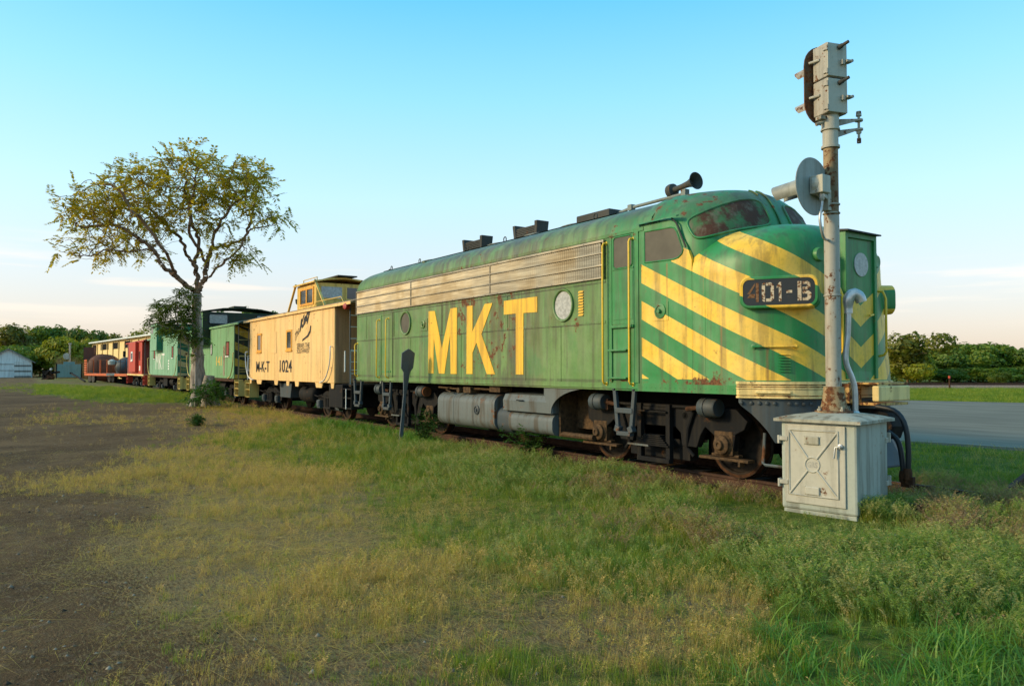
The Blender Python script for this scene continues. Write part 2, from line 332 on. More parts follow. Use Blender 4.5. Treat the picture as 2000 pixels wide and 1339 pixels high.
# ------------------------------------------------------------ running gear shared by the train
def loco_truck(root, cx):
    """one two axle truck: side frames, wheels, journal boxes, brake cylinders, spring, hanger"""
    prof = [(-1.72,.99),(-1.70,.72),(-1.58,.66),(-1.53,.35),(-1.22,.35),(-1.20,.62),(-1.02,.74),(-.92,.60),(-.85,.42),(-.55,.42),(-.52,.62),(-.42,.70),
            (.42,.70),(.52,.62),(.55,.42),(.85,.42),(.92,.60),(1.02,.74),(1.20,.62),(1.22,.35),(1.53,.35),(1.58,.66),(1.74,.74),(1.80,.86),(1.60,1.02),(1.1,1.06),(.75,1.02),(-.75,1.02),(-1.1,1.06),(-1.55,1.03)]
    for s in (-1, 1):
        mb = MB(); mb.prism([(cx+a, b) for a, b in prof], 'xz', s*1.02, s*1.14); mb.box(cx-.42, cx+.46, *sorted((s*.93, s*1.0)), .18, .8); mb.box(cx-1.3, cx+1.3, min(s*1.0, s*1.19), max(s*1.0, s*1.19), 1.0, 1.045)
        fr = mb.build('truck_side_frame', m_under, root, bevel=.012)
        mb = MB()
        for a in (-.30, .34):
            mb.box(cx+a-.045, cx+a+.045, *sorted((s*1.15, s*1.235)), .17, 1.05)
        mb.box(cx-.34, cx+.38, *sorted((s*1.15, s*1.25)), .13, .20); mb.box(cx-.3, cx+.34, *sorted((s*1.1, s*1.2)), .95, 1.0)
        mb.tube([(cx-.3, s*1.26, .93), (cx+.34, s*1.26, .93)], .018)
        mb.build('swing_hanger', m_under, root, bevel=.012)
        for k in range(6):
            mb = MB(); w = .36-.035*k
            mb.bar((cx-w+.02, s*1.19, .40+.03*k), (cx+w+.02, s*1.19, .40+.03*k), .16, .022); mb.build('spring_leaf', m_under, root)
        mb = MB(); mb.obox((cx-.27, s*1.28, .385), (.24, 0, 0), (0, .015, 0), (0, 0, .014)); mb.build('spring_clip', m_tank, root)
        for q in (-1, 1):
            ax = cx+q*1.3715
            mb = MB(); mb.lathe([(.0,.0),(.17,.0),(.17,.07),(.14,.10),(.14,.13),(.075,.15),(.065,.19),(.03,.19),(.03,.17),(0,.17)], (ax, s*1.08, .508), (0, s, 0), 20)
            mb.box(ax-.17, ax+.17, *sorted((s*1.02, s*1.15)), .36, .70)
            for k in range(6):
                a = k*PI/3+.2; mb.lathe([(.022,0),(.022,.028),(.012,.034)], (ax+.115*math.cos(a), s*1.175, .508+.115*math.sin(a)), (0, s, 0), 6)
            mb.build('journal_box', m_brown, root, bevel=.01)
            mb = MB(); mb.box(ax-.42, ax+.48, *sorted((s*1.05, s*1.2)), .285, .325); mb.box(ax+.30, ax+.34, *sorted((s*1.1, s*1.2)), .22, .30)
            mb.box(ax-.25, ax+.25, *sorted((s*1.02, s*1.12)), .33, .37); mb.build('pedestal_tie', m_brown, root, bevel=.008)
            bx = cx+q*1.26; mb = MB()
            mb.lathe([(.0,0),(.13,.0),(.14,.02),(.14,.30),(.125,.32),(.0,.32)], (bx-q*.02-.16, s*1.27, 1.04), (1, 0, 0), 18)
            mb.lathe([(.152,.10),(.152,.13)], (bx-q*.02-.16, s*1.27, 1.04), (1, 0, 0), 18)
            mb.build('brake_cylinder', m_steel, root, smooth=40)
            mb = MB(); mb.tube([(bx-q*.14, s*1.27, 1.04), (bx-q*.5, s*1.25, 1.0)], .035); mb.obox((bx-q*.18, s*1.22, 1.0), (.06, 0, 0), (0, .06, 0), (0, 0, .09)); mb.build('piston_rod', m_rustiron, root)
            mb = MB(); mb.tube([(bx-q*.4, s*1.17, 1.05), (bx-q*.55, s*1.17, .7), (bx-q*.62, s*1.12, .4), (bx-q*.5, s*1.1, .28)], .03); mb.box(min(bx-q*.75, bx-q*.6), max(bx-q*.75, bx-q*.6), *sorted((s*.9, s*1.08)), .2, .62)
            mb.build('brake_rigging', m_under, root)
            if q > 0:
                mb = MB(); mb.prism([(cx+.62,.93),(cx+.66,.93),(cx+.64,.86),(cx+.60,.86)], 'xz', s*1.141, s*1.144); mb.lathe([(.055,0),(.055,.004)], (cx+.62, s*1.14, .89), (0, s, 0), 14); mb.lathe([(.035,0),(.035,.004)], (cx+.82, s*1.14, .90), (0, s, 0), 12)
                mb.build('frame_hole', m_dark, root)
    for q in (-1, 1): wheelset(root, cx+q*1.3715, .508)
    mb = MB(); mb.box(cx-.5, cx+.5, -1.0, 1.0, .5, .95); mb.box(cx-1.1, cx-.6, -.6, .6, .25, .85); mb.box(cx+.6, cx+1.1, -.6, .6, .25, .85); mb.build('truck_bolster', m_dark, root)
def wheelset(root, x, r, mat_=None):
    for s in (-1, 1):
        mb = MB(); mb.lathe([(.0,-.02),(.1,-.02),(.12,.02),(r*.82,.0),(r*.84,.045),(r,.045),(r,-.07),(r+.025,-.085),(r+.025,-.11),(r*.84,-.11),(.1,-.07),(0,-.07)], (x, s*.80, r), (0, s, 0), 28)
        w_ = mb.build('wheel', m_wheel, root, smooth=35); mb = MB(); mb.lathe([(r*.90,.046),(r*.985,.046),(r*1.002,.04),(r*1.002,-.06)], (x, s*.80, r), (0, s, 0), 28, cap=False); mb.build('tread', m_rustiron, w_, smooth=35)
    mb = MB(); mb.tube([(x,-.8,r),(x,.8,r)], .08); mb.build('axle', m_under, root)

# ------------------------------------------------------------ the locomotive
loco = thing('diesel_locomotive', 'weathered green diesel cab unit with yellow stripes on its nose and big MKT letters', 'locomotive', (7, 0, 0))
SY = 1.52
def arch(n=2.4, h=.56, b=SY, z0=3.83, N=14):
    pts = []
    for i in range(N+1):
        a = PI*i/N; pts.append((-b*math.copysign(abs(math.cos(a))**(2/n), math.cos(a)), z0+h*math.sin(a)**(2/n)))
    return pts
rows = []
for x, k in ((-.14, .0), (-.13, .6), (-.06, .86), (.10, .96), (.4, 1.), (3, 1.), (6, 1.), (9, 1.), (11.0, 1.), (11.3, 1.), (11.6, .86)):
    rows.append([(x, y*(.985 if k < .5 else 1.), 3.83+(z-3.83)*k) for y, z in arch()])
mb = MB(); mb.grid(rows); mb.build('roof', m_body, loco, smooth=60)
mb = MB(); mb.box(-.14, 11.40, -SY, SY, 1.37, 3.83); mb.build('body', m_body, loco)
mb = MB(); mb.box(-.15, 13.24, -SY+.02, SY-.02, 1.255, 1.372); mb.box(-.16, 11.3, -SY-.006, SY+.006, 1.285, 1.372); mb.box(11.3, 13.25, -SY-.008, SY+.008, 1.255, 1.378)
mb.build('side_sill', m_body, loco)
# fabricated side sheets: belt rail, seams and lap strips
for s in (-1, 1):
    def o(d): return sorted((s*SY-s*.01, s*(SY+d)))
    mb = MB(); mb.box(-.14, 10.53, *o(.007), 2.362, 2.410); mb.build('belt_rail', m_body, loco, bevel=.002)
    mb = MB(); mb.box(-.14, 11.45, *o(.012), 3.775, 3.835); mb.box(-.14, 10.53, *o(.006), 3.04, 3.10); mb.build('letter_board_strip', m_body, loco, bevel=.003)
    for x, z0, z1 in ((.54, 2.41, 3.04), (3.244, 1.375, 2.36), (4.84, 2.41, 3.04), (5.72, 1.375, 2.36), (7.552, 2.41, 3.04), (8.19, 1.375, 2.36), (9.3, 1.375, 2.36), (2.3, 2.41, 3.04)):
        mb = MB(); mb.box(x-.014, x+.014, *o(.008), z0, z1); mb.build('lap_strip', m_body, loco)
# grille: frame bars, vertical vanes, dark backing
for s in (-1, 1):
    def o(d, e=0.): return sorted((s*(SY+e), s*(SY+d)))
    mb = MB(); mb.box(-.12, 10.52, *o(.004, .001), 3.12, 3.745); mb.build('grille_backing', m_dark, loco)
    for z0, z1 in ((3.715, 3.757), (3.525, 3.552), (3.318, 3.345), (3.108, 3.138)):
        mb = MB(); mb.box(-.135, 10.53, *o(.048, .006), z0, z1); mb.build('grille_bar', m_stain, loco, bevel=.004)
    for x in (-.135, 3.3, 6.945, 10.505):
        mb = MB(); mb.box(x, x+.022, *o(.044, .006), 3.135, 3.718); mb.build('grille_post', m_stain, loco)
    mb = MB(); n = 170
    for i in range(n):
        x = -.08+i*(10.55/n)
        mb.obox((x, s*(SY+.022), 3.43), (.0170, -s*.009, 0), (.0006, s*.001, 0), (0, 0, .298))
    mb.build('grille_vanes', m_stain, loco, kind='stuff')
    mb = MB()
    for i in range(24):
        for z in (3.736, 3.123): mb.lathe([(.009, 0), (.006, .006)], (-.1+i*.46, s*(SY+.047), z), (0, s, 0), 6)
    mb.build('grille_bolts', m_steel, loco, kind='stuff')
# M K T letters, painted over plates and belt rail alike
LET = {'M': [(4.200,2.945),(4.51,2.935),(4.865,2.06),(5.255,2.945),(5.555,2.945),(5.548,1.484),(5.272,1.484),(5.245,2.36),(4.985,1.488),(4.72,1.488),(4.475,2.29),(4.461,1.488),(4.197,1.488)],
       'K': [(5.980,2.948),(6.219,2.948),(6.219,2.39),(6.714,2.945),(7.011,2.945),(6.585,2.32),(7.112,1.49),(6.80,1.49),(6.385,2.15),(6.221,1.94),(6.221,1.488),(5.966,1.488)],
       'T': [(7.441,2.955),(8.585,2.955),(8.585,2.664),(8.130,2.674),(8.122,1.49),(7.867,1.49),(7.867,2.678),(7.441,2.680)]}
for s in (-1,):
    for ch, poly in LET.items():
        mb = MB(); mb.prism(poly, 'xz', s*(SY-.002), s*(SY+.009)); mb.build('painted_letter', m_letter, loco)['label'] = 'tall yellow letter %s on the green side' % ch
# rivets
mb = MB()
def rivet(x, y, z, s, r=.0085): mb.lathe([(r, 0), (r*.7, .004), (0, .006)], (x, y, z), (0, s, 0), 5)
for s in (-1, 1):
    y = s*(SY+.006)
    for i in range(128):
        x = -.1+i*.0835; rivet(x, y, 1.352, s)
        if x < 10.5:
            rivet(x, s*(SY+.007), 2.387, s)
            if i % 2: rivet(x, s*(SY+.012), 3.805, s); rivet(x, y, 3.07, s)
    for i in range(20): rivet(11.4+i*.1, s*(SY+.008), 1.32, s, .011)
    for xs in (.54, 4.84, 7.552):
        for k in range(8): rivet(xs, s*(SY+.004), 2.45+k*.075, s, .007)
    for xs in (3.244, 5.72, 8.19):
        for k in range(10): rivet(xs, s*(SY+.004), 1.45+k*.093, s, .007)
    for xs in (10.62, 11.31):
        for k in range(26): rivet(xs, s*SY, 1.42+k*.092, s, .008)
mb.build('rivets', m_body, loco, kind='stuff')
# portholes
for s in (-1, 1):
    for (cx, cz, rr, mg) in ((9.39, 2.735, .30, m_frost), (2.985, 2.725, .30, m_glass)):
        mb = MB(); mb.lathe([(rr-.055, .0), (rr-.05, .02), (rr-.03, .04), (rr-.008, .036), (rr, 0)], (cx, s*SY, cz), (0, s, 0), 40)
        rg = mb.build('porthole', m_body, loco, smooth=60)
        mb = MB(); mb.lathe([(rr-.05, .0), (rr-.05, .008), (0, .010)], (cx, s*(SY+.002), cz), (0, s, 0), 40); mb.build('pane', mg, rg)
    mb = MB(); mb.box(3.76, 4.14, *sorted((s*(SY+.001), s*(SY+.012))), 2.49, 2.78); h = mb.build('access_hatch', m_body, loco, bevel=.004)
    mb = MB(); mb.lathe([(.09,0),(.10,.02),(.07,.03),(.05,.02),(.03,.05),(0,.05)], (3.94, s*(SY+.01), 2.65), (0, s, 0), 20); mb.build('filler_cap', m_body, h, smooth=40)
    mb = MB(); mb.box(11.645, 11.98, *sorted((s*(SY+.001), s*(SY+.010))), 2.335, 2.622); h = mb.build('access_hatch', m_cab, loco, bevel=.004)
    mb = MB(); mb.lathe([(.105,0),(.115,.012),(.085,.016),(.08,.006),(.035,.012),(.03,.05),(0,.05)], (11.81, s*(SY+.01), 2.485), (0, s, 0), 20); mb.build('filler_cap', m_cabg, h, smooth=40)
    for i in range(9):
        z = 2.54+i*.05; mb = MB(); mb.obox((9.887, s*(SY+.008), z), (.065, 0, 0), (0, s*.008, -.012), (0, .003, .008)); mb.build('louver', m_letter, loco)
# rear side door with steps
def side_door(x0, x1, z0, z1, s, m, hz):
    mb = MB(); fr = .05; y0, y1 = sorted((s*(SY-.02), s*(SY+.016)))
    mb.box(x0, x0+fr, y0, y1, z0, z1); mb.box(x1-fr, x1, y0, y1, z0, z1); mb.box(x0+fr, x1-fr, y0, y1, z1-fr, z1); mb.box(x0+fr, x1-fr, y0, y1, z0, z0+fr)
    return mb.build('door_frame', m, loco, bevel=.004)
for s in (-1, 1):
    side_door(1.49, 2.235, 1.375, 3.04, s, m_body, 0)
    mb = MB(); mb.box(1.55, 2.18, *sorted((s*(SY+.001), s*(SY+.006))), 1.43, 2.985); d = mb.build('door', m_body, loco)
    mb = MB(); mb.box(1.60, 2.13, *sorted((s*(SY+.006), s*(SY+.02))), 1.5, 1.54); mb.build('kick_plate', m_cabg, d)
    # cab door: frame, upper leaf with window, toe steps below
    y0, y1 = sorted((s*(SY-.02), s*(SY+.014)))
    mb = MB(); mb.box(10.64, 10.70, y0, y1, 1.38, 3.80); mb.box(11.235, 11.335, y0, y1, 1.38, 3.80); mb.box(10.70, 11.235, y0, y1, 3.775, 3.83)
    mb.build('door_frame', m_cabg, loco, bevel=.004)
    mb = MB(); mb.box(10.70, 11.235, *sorted((s*(SY+.001), s*(SY+.005))), 2.33, 3.77); d = mb.build('cab_door', m_cabg, loco)
    mb = MB(); mb.box(10.715, 11.22, *sorted((s*(SY+.005), s*(SY+.014))), 3.215, 3.235); mb.box(10.735, 11.20, *sorted((s*(SY+.005), s*(SY+.011))), 2.40, 3.17); mb.build('door_panel', m_cabg, d, bevel=.004)
    mb = MB(); pts = [(10.754+.04, 3.25), (11.176-.04, 3.25), (11.176, 3.29), (11.176, 3.70), (11.136, 3.74), (10.794, 3.74), (10.754, 3.70), (10.754, 3.29)]
    mb.prism(pts, 'xz', s*(SY+.003), s*(SY+.009)); w = mb.build('door_window', m_glass, d)
    mb = MB(); cxz = [(x+.012*np.sign(x-10.965), z+.012*np.sign(z-3.495)) for x, z in pts]; mb.tube([(x, s*(SY+.008), z) for x, z in cxz+cxz[:1]], .011, 6); mb.build('window_gasket', m_cabg, d)
    mb = MB(); mb.box(10.69, 11.24, *sorted((s*(SY-.02), s*(SY+.05))), 2.265, 2.31); mb.build('threshold', m_cabg, loco, bevel=.006)
    mb = MB(); mb.box(10.705, 11.115, *sorted((s*(SY+.0015), s*(SY+.004))), 1.40, 2.26); mb.build('step_recess', m_cabg, loco)
    mb = MB(); mb.box(11.10, 11.135, *sorted((s*SY, s*(SY+.035))), 1.40, 2.26); mb.box(10.69, 10.715, *sorted((s*SY, s*(SY+.03))), 1.40, 2.26); mb.build('step_stile', m_cabg, loco, bevel=.006)
    for z in (1.89, 1.44):
        mb = MB(); mb.box(10.66, 11.10, *sorted((s*SY, s*(SY+.075))), z, z+.03); mb.build('toe_step', m_cabg, loco, bevel=.006)
# handrails
def handrail(pts, name='handrail', m=None, r=.017):
    mb = MB(); mb.tube(pts, r, 8)
    for p in (pts[0], pts[-1]): mb.lathe([(.03, -.004), (.03, .006), (0, .01)], p, (0, math.copysign(1, p[1]), 0), 8)
    return mb.build(name, m or m_rail, loco, smooth=50)
for s in (-1, 1):
    for x, z0, z1 in ((1.40, 1.36, 2.885), (1.975, 1.365, 2.895), (10.555, 1.355, 3.69), (11.195, 1.355, 3.68), (-.085, 1.385, 2.295)):
        y = s*SY; yo = s*(SY+.085); handrail([(x, y, z0), (x, yo-s*.02, z0+.01), (x, yo, z0+.05), (x, yo, z1-.05), (x, yo-s*.02, z1-.01), (x, y, z1)])
    handrail([(-.15, s*1.4, 1.385), (-.24, s*1.45, 1.42), (-.24, s*1.45, 2.25), (-.15, s*1.4, 2.29)])
# cast step ladders hanging below the doors
def stirrup(x0, x1, s, zt=1.30, zb=.53):
    c = (x0+x1)/2; w = (x1-x0)/2; y = s*1.47; d = s*.05
    mb = MB(); up = (0, s, 0)
    for q in (-1, 1): mb.bar((c+q*w*.92, y, zt), (c+q*w*.58, y, zb+.05), .075, .06, up)
    mb.bar((c-w*.62, y, zb+.03), (c+w*.62, y, zb+.03), .07, .10, up); mb.bar((c-w*.8, y, .93), (c+w*.8, y, .93), .085, .09, up)
    for q in (-1, 1):
        mb.obox((c+q*w*.60, y, zb+.10), (.05, 0, q*.02), (0, d, 0), (-q*.02, 0, .05))
        mb.lathe([(.03, 0), (.03, .02), (0, .025)], (c+q*w*.9, y+s*.03, zt-.02), (0, s, 0), 8)
    mb.build('step_ladder', m_steel, loco, bevel=.012)
for s in (-1, 1): stirrup(-.44, .13, s); stirrup(1.5, 2.07, s); stirrup(10.68, 11.20, s)
# ------------------------------------------------------------ cab sides, nose and cab front
for s in (-1, 1):
    mb = MB(); mb.prism([(11.395, 1.372), (12.45, 1.372), (12.45, 3.20), (12.36, 3.42), (12.12, 3.80), (11.98, 3.86), (11.395, 3.86)], 'xz', s*(SY-.06), s*(SY+.003)); mb.build('cab_side', m_cab, loco)
    win = [(11.475, 3.262), (12.09, 3.245), (12.19, 3.262), (12.262, 3.31), (12.285, 3.36), (12.16, 3.655), (12.11, 3.715), (12.04, 3.735), (11.475, 3.745)]
    mb = MB(); mb.prism(win, 'xz', s*(SY+.001), s*(SY+.006)); w = mb.build('cab_window', m_glass, loco)
    mb = MB(); mb.tube([(x, s*(SY+.006), z) for x, z in win+win[:1]], .012, 6); mb.build('window_gasket', m_cabg, w)
    mb = MB(); mb.obox((11.76, s*(SY+.03), 3.885), (.44, 0, 0), (0, s*.03, -.008), (0, .006, .012)); mb.build('drip_rail', m_cabg, loco)
XC = 12.55; NN = 3.0; ZS = 2.95; HH = .76
def xf(z): return 14.15-.10*(z-1.43)
def plan(a, z):
    """a: 0 front centre .. pi/2 side; returns (x, |y|)"""
    A = xf(z)-XC; return XC+A*abs(math.cos(a))**(2/NN), SY*abs(math.sin(a))**(2/NN)
def nose_pt(a, ps):
    if ps <= 0: z = 1.375+(1+ps)*(ZS-1.375); k = 1.
    else: MM = 2.5; k = max(0., math.cos(ps*PI/2))**(2/MM); z = ZS+HH*math.sin(ps*PI/2)**(2/MM); fr_ = max(0., math.cos(a))**2; k = k+(max(0., 1-((z-ZS)/HH)**4.2)**(1/4.2)-k)*fr_
    x, y = plan(a, min(z, ZS)); return (XC+(x-XC)*k, y*k, z)
rows = []
for i in range(30):
    ps = -1+i/11 if i < 12 else (i-11)/18
    half = [nose_pt(a, ps) for a in np.linspace(0, PI/2, 28)]
    z = half[0][2]; k = half[-1][1]/SY
    side = [(x, SY*k, z) for x in (12.4, 12.2)]
    full = half+side; rows.append([(x, -y, q) for x, y, q in full[::-1]]+[(x, y, q) for x, y, q in full[1:]])
mb = MB(); mb.grid(rows); mb.build('nose', m_cab, loco, smooth=60)
ctl = [[(12.15,-1.515,2.9),(12.66,-1.36,3.1),(12.92,-.75,3.3),(13.0,0,3.4)],
       [(12.22,-1.52,3.36),(12.64,-1.34,3.50),(12.84,-.72,3.66),(12.90,0,3.72)],
       [(12.10,-1.525,3.60),(12.52,-1.33,3.72),(12.72,-.72,3.92),(12.78,0,4.0)],
       [(11.98,-1.52,3.80),(12.32,-1.30,3.96),(12.53,-.71,4.20),(12.58,0,4.29)],
       [(11.80,-1.525,3.86),(12.05,-1.26,4.13),(12.25,-.70,4.345),(12.30,0,4.42)],
       [(11.55,-1.53,3.86),(11.6,-1.24,4.235),(11.7,-.68,4.41),(11.7,0,4.46)],
       [(11.2,-1.50,3.80),(11.2,-1.22,4.16),(11.2,-.68,4.33),(11.2,0,4.37)]]
def crom(p, t):
    n = len(p)-1; i = min(int(t*n), n-1); f = t*n-i; p = np.array(p, float)
    a, b, c, d = p[max(i-1,0)], p[i], p[i+1], p[min(i+2,n)]
    return .5*((2*b)+(c-a)*f+(2*a-5*b+4*c-d)*f*f+(3*b-a-3*c+d)*f**3)
def cabf(u, v):
    """u 0 far side .. 1 near-side mirrored: u in [-1,1], -1 near edge (y<0), 0 centre"""
    s = -1 if u <= 0 else 1; w = 1-abs(u)
    p = crom([crom(r_+[(r_[2][0], .72, r_[2][2])], w*3/4) for r_ in ctl], v)
    return (p[0], p[1]*(1 if s < 0 else -1), p[2])
mb = MB(); mb.grid([[cabf(u, v) for u in np.linspace(-1, 1, 41)] for v in np.linspace(0, 1, 37)]); mb.build('cab_front', m_cabg, loco, smooth=60)
def cab_norm(u, v):
    e = .01; a = Vector(cabf(u+e, v))-Vector(cabf(u-e, v)); b = Vector(cabf(u, v+e))-Vector(cabf(u, v-e)); n = a.cross(b).normalized()
    return n if n.x > 0 else -n
for s in (-1, 1):
    uc, du, vc, dv = s*.455, .335, .318, .133
    def wp(r, a, off):
        ca, sa = math.cos(a), math.sin(a); e = .42
        u = uc+du*r*math.copysign(abs(ca)**e, ca); v = vc+dv*r*math.copysign(abs(sa)**e, sa)
        return tuple(Vector(cabf(u, v))+cab_norm(u, v)*off)
    N = 48; mb = MB(); vs = [wp(0, 0, .008)]; fs = []
    for i, r in enumerate((.35, .7, 1.)):
        vs += [wp(r, 2*PI*k/N, .008) for k in range(N)]
        for k in range(N):
            b = 1+i*N
            fs.append((0, b+k, b+(k+1)%N) if i == 0 else (b-N+k, b-N+(k+1)%N, b+(k+1)%N, b+k))
    mb.add(vs, fs); w = mb.build('windscreen', m_ws, loco, smooth=60)
    mb = MB(); ring = [wp(1.03, 2*PI*k/N, .006) for k in range(N)]; mb.tube(ring+ring[:2], .02, 6, cap=False); mb.build('windscreen_gasket', m_cabg, w, smooth=80)
mb = MB(); mb.tube([Vector(cabf(-.0, v))+Vector((.012, -.03, .005)) for v in np.linspace(.2, .62, 14)], .014, 6); mb.tube([Vector(cabf(-.09, v))+Vector((.012, 0, .005)) for v in np.linspace(.5, .62, 6)], .012, 6); mb.build('centre_post', m_cabg, loco)
for s in (-1, 1): mb = MB(); mb.tube([(12.34, s*(SY+.006), 3.40), (12.16, s*(SY+.014), 3.78), (12.06, s*(SY+.006), 3.87)], .013, 6); mb.build('rain_gutter', m_soot, loco)
for s in (-1, 1): mb = MB(); mb.box(12.68, 12.70, *sorted((s*(SY-.01), s*(SY+.002))), 1.44, 2.94); mb.build('weld_seam', m_cab, loco, bevel=.001)
# nose door
DX = 14.165
mb = MB(); mb.box(13.5, DX, -.37, -.31, 1.47, 3.49); mb.box(13.5, DX, .31, .37, 1.47, 3.49); mb.box(13.4, DX, -.31, .31, 3.40, 3.49); mb.build('nose_door_frame', m_cabg, loco, bevel=.006)
mb = MB(); mb.box(13.6, DX-.03, -.309, .309, 1.475, 3.40); d = mb.build('nose_door', m_cab, loco)
mb = MB(); mb.lathe([(.165, 0), (.165, .012), (0, .014)], (DX-.03, .02, 3.05), (1, 0, 0), 32); mb.build('door_porthole', m_frost, d, smooth=40)
mb = MB(); mb.tube([(DX-.03, .22, 2.36), (DX+.03, .22, 2.36), (DX+.03, .14, 2.34)], .012, 6); mb.build('door_handle', m_yel, d)
mb = MB(); mb.add([(13.30,-.40,3.515),(14.0,-.41,3.525),(14.22,-.40,3.50),(14.22,.40,3.49),(14.0,.41,3.52),(13.30,.40,3.515),(13.30,-.40,3.485),(14.0,-.41,3.495),(14.22,-.40,3.478),(14.22,.40,3.47),(14.0,.41,3.49),(13.30,.40,3.485)],
     [(0,1,4,5),(1,2,3,4),(6,7,10,11),(7,8,9,10),(0,1,7,6),(1,2,8,7),(2,3,9,8),(3,4,10,9),(4,5,11,10),(5,0,6,11)]); mb.build('door_visor', m_soot, loco)
# anticlimber band round the nose
def plan_row(off, z, n=40, x0=13.255):
    pts = []
    for a in np.linspace(-PI/2, PI/2, n):
        x, y = plan(a, z); nx, ny = math.cos(a), math.sin(a); pts.append((x+off*nx, math.copysign(y, a)+off*ny, z))
    return [(x0, -SY-off, z), (x0+.05, -SY-off, z)]+[p for p in pts if p[0] > x0+.06]+[(x0+.05, SY+off, z), (x0, SY+off, z)]
for z0, z1, of in ((1.212, 1.238, .020), (1.252, 1.33, .012), (1.338, 1.356, .02), (1.372, 1.384, .014), (1.40, 1.436, .022), (1.215, 1.43, .002)):
    mb = MB(); a, b = plan_row(of, z0), plan_row(of, z1); c, e = plan_row(-.06, z0), plan_row(-.06, z1); mb.grid([c, a, b, e, c]); mb.build('anticlimber_rib', m_cream if of > .005 else m_creamr, loco, smooth=30)
def nose_side(x):
    for a in np.linspace(PI/2, 0, 400):
        px, py = plan(a, 1.5)
        if px >= x: return -py, Vector((math.cos(a)**(2-2/NN)/(xf(1.5)-XC), -math.sin(a)**(2-2/NN)/SY, 0)).normalized()
    return 0., Vector((1, 0, 0))
for sy in (-1, 1):
    for (xa, xb, z, m) in ((13.50, 13.84, 1.29, m_cream), (13.46, 13.90, 1.905, m_cab)):
        (ya, na), (yb, nb) = nose_side(xa), nose_side(xb); off = .015 if z < 1.4 else .0
        pa, pb = Vector((xa, ya, z))+na*off, Vector((xb, yb, z))+nb*off
        ps = [pa, pa+na*.05, pb+nb*.05, pb]; ps = [Vector((p.x, p.y*-sy, p.z)) for p in ps]
        mb = MB(); mb.tube(ps, .016, 8)
        for p, n in ((ps[0], na), (ps[-1], nb)): mb.lathe([(.035, 0), (.035, .012), (0, .02)], p, (n.x, n.y*-sy, 0), 10)
        mb.build('grab_iron', m, loco, smooth=50)
    for i in range(7):
        x0 = 13.80; y0, n0 = nose_side(x0); tdir = Vector((-n0.y, n0.x, 0)); c = Vector((x0, y0, 1.575+.038*i))+n0*.004
        mb = MB(); v = [c+tdir*.075+Vector((0,0,.006)), c-tdir*.075+Vector((0,0,.006)), c-tdir*.075+n0*.016-Vector((0,0,.008)), c+tdir*.075+n0*.016-Vector((0,0,.008)), c+tdir*.075-Vector((0,0,.012)), c-tdir*.075-Vector((0,0,.012))]
        v = [Vector((p.x, p.y*-sy, p.z)) for p in v]; mb.add(v, [(0,1,2,3),(3,2,5,4),(0,3,4),(1,5,2)]); mb.build('vent_louver', m_cab, loco)
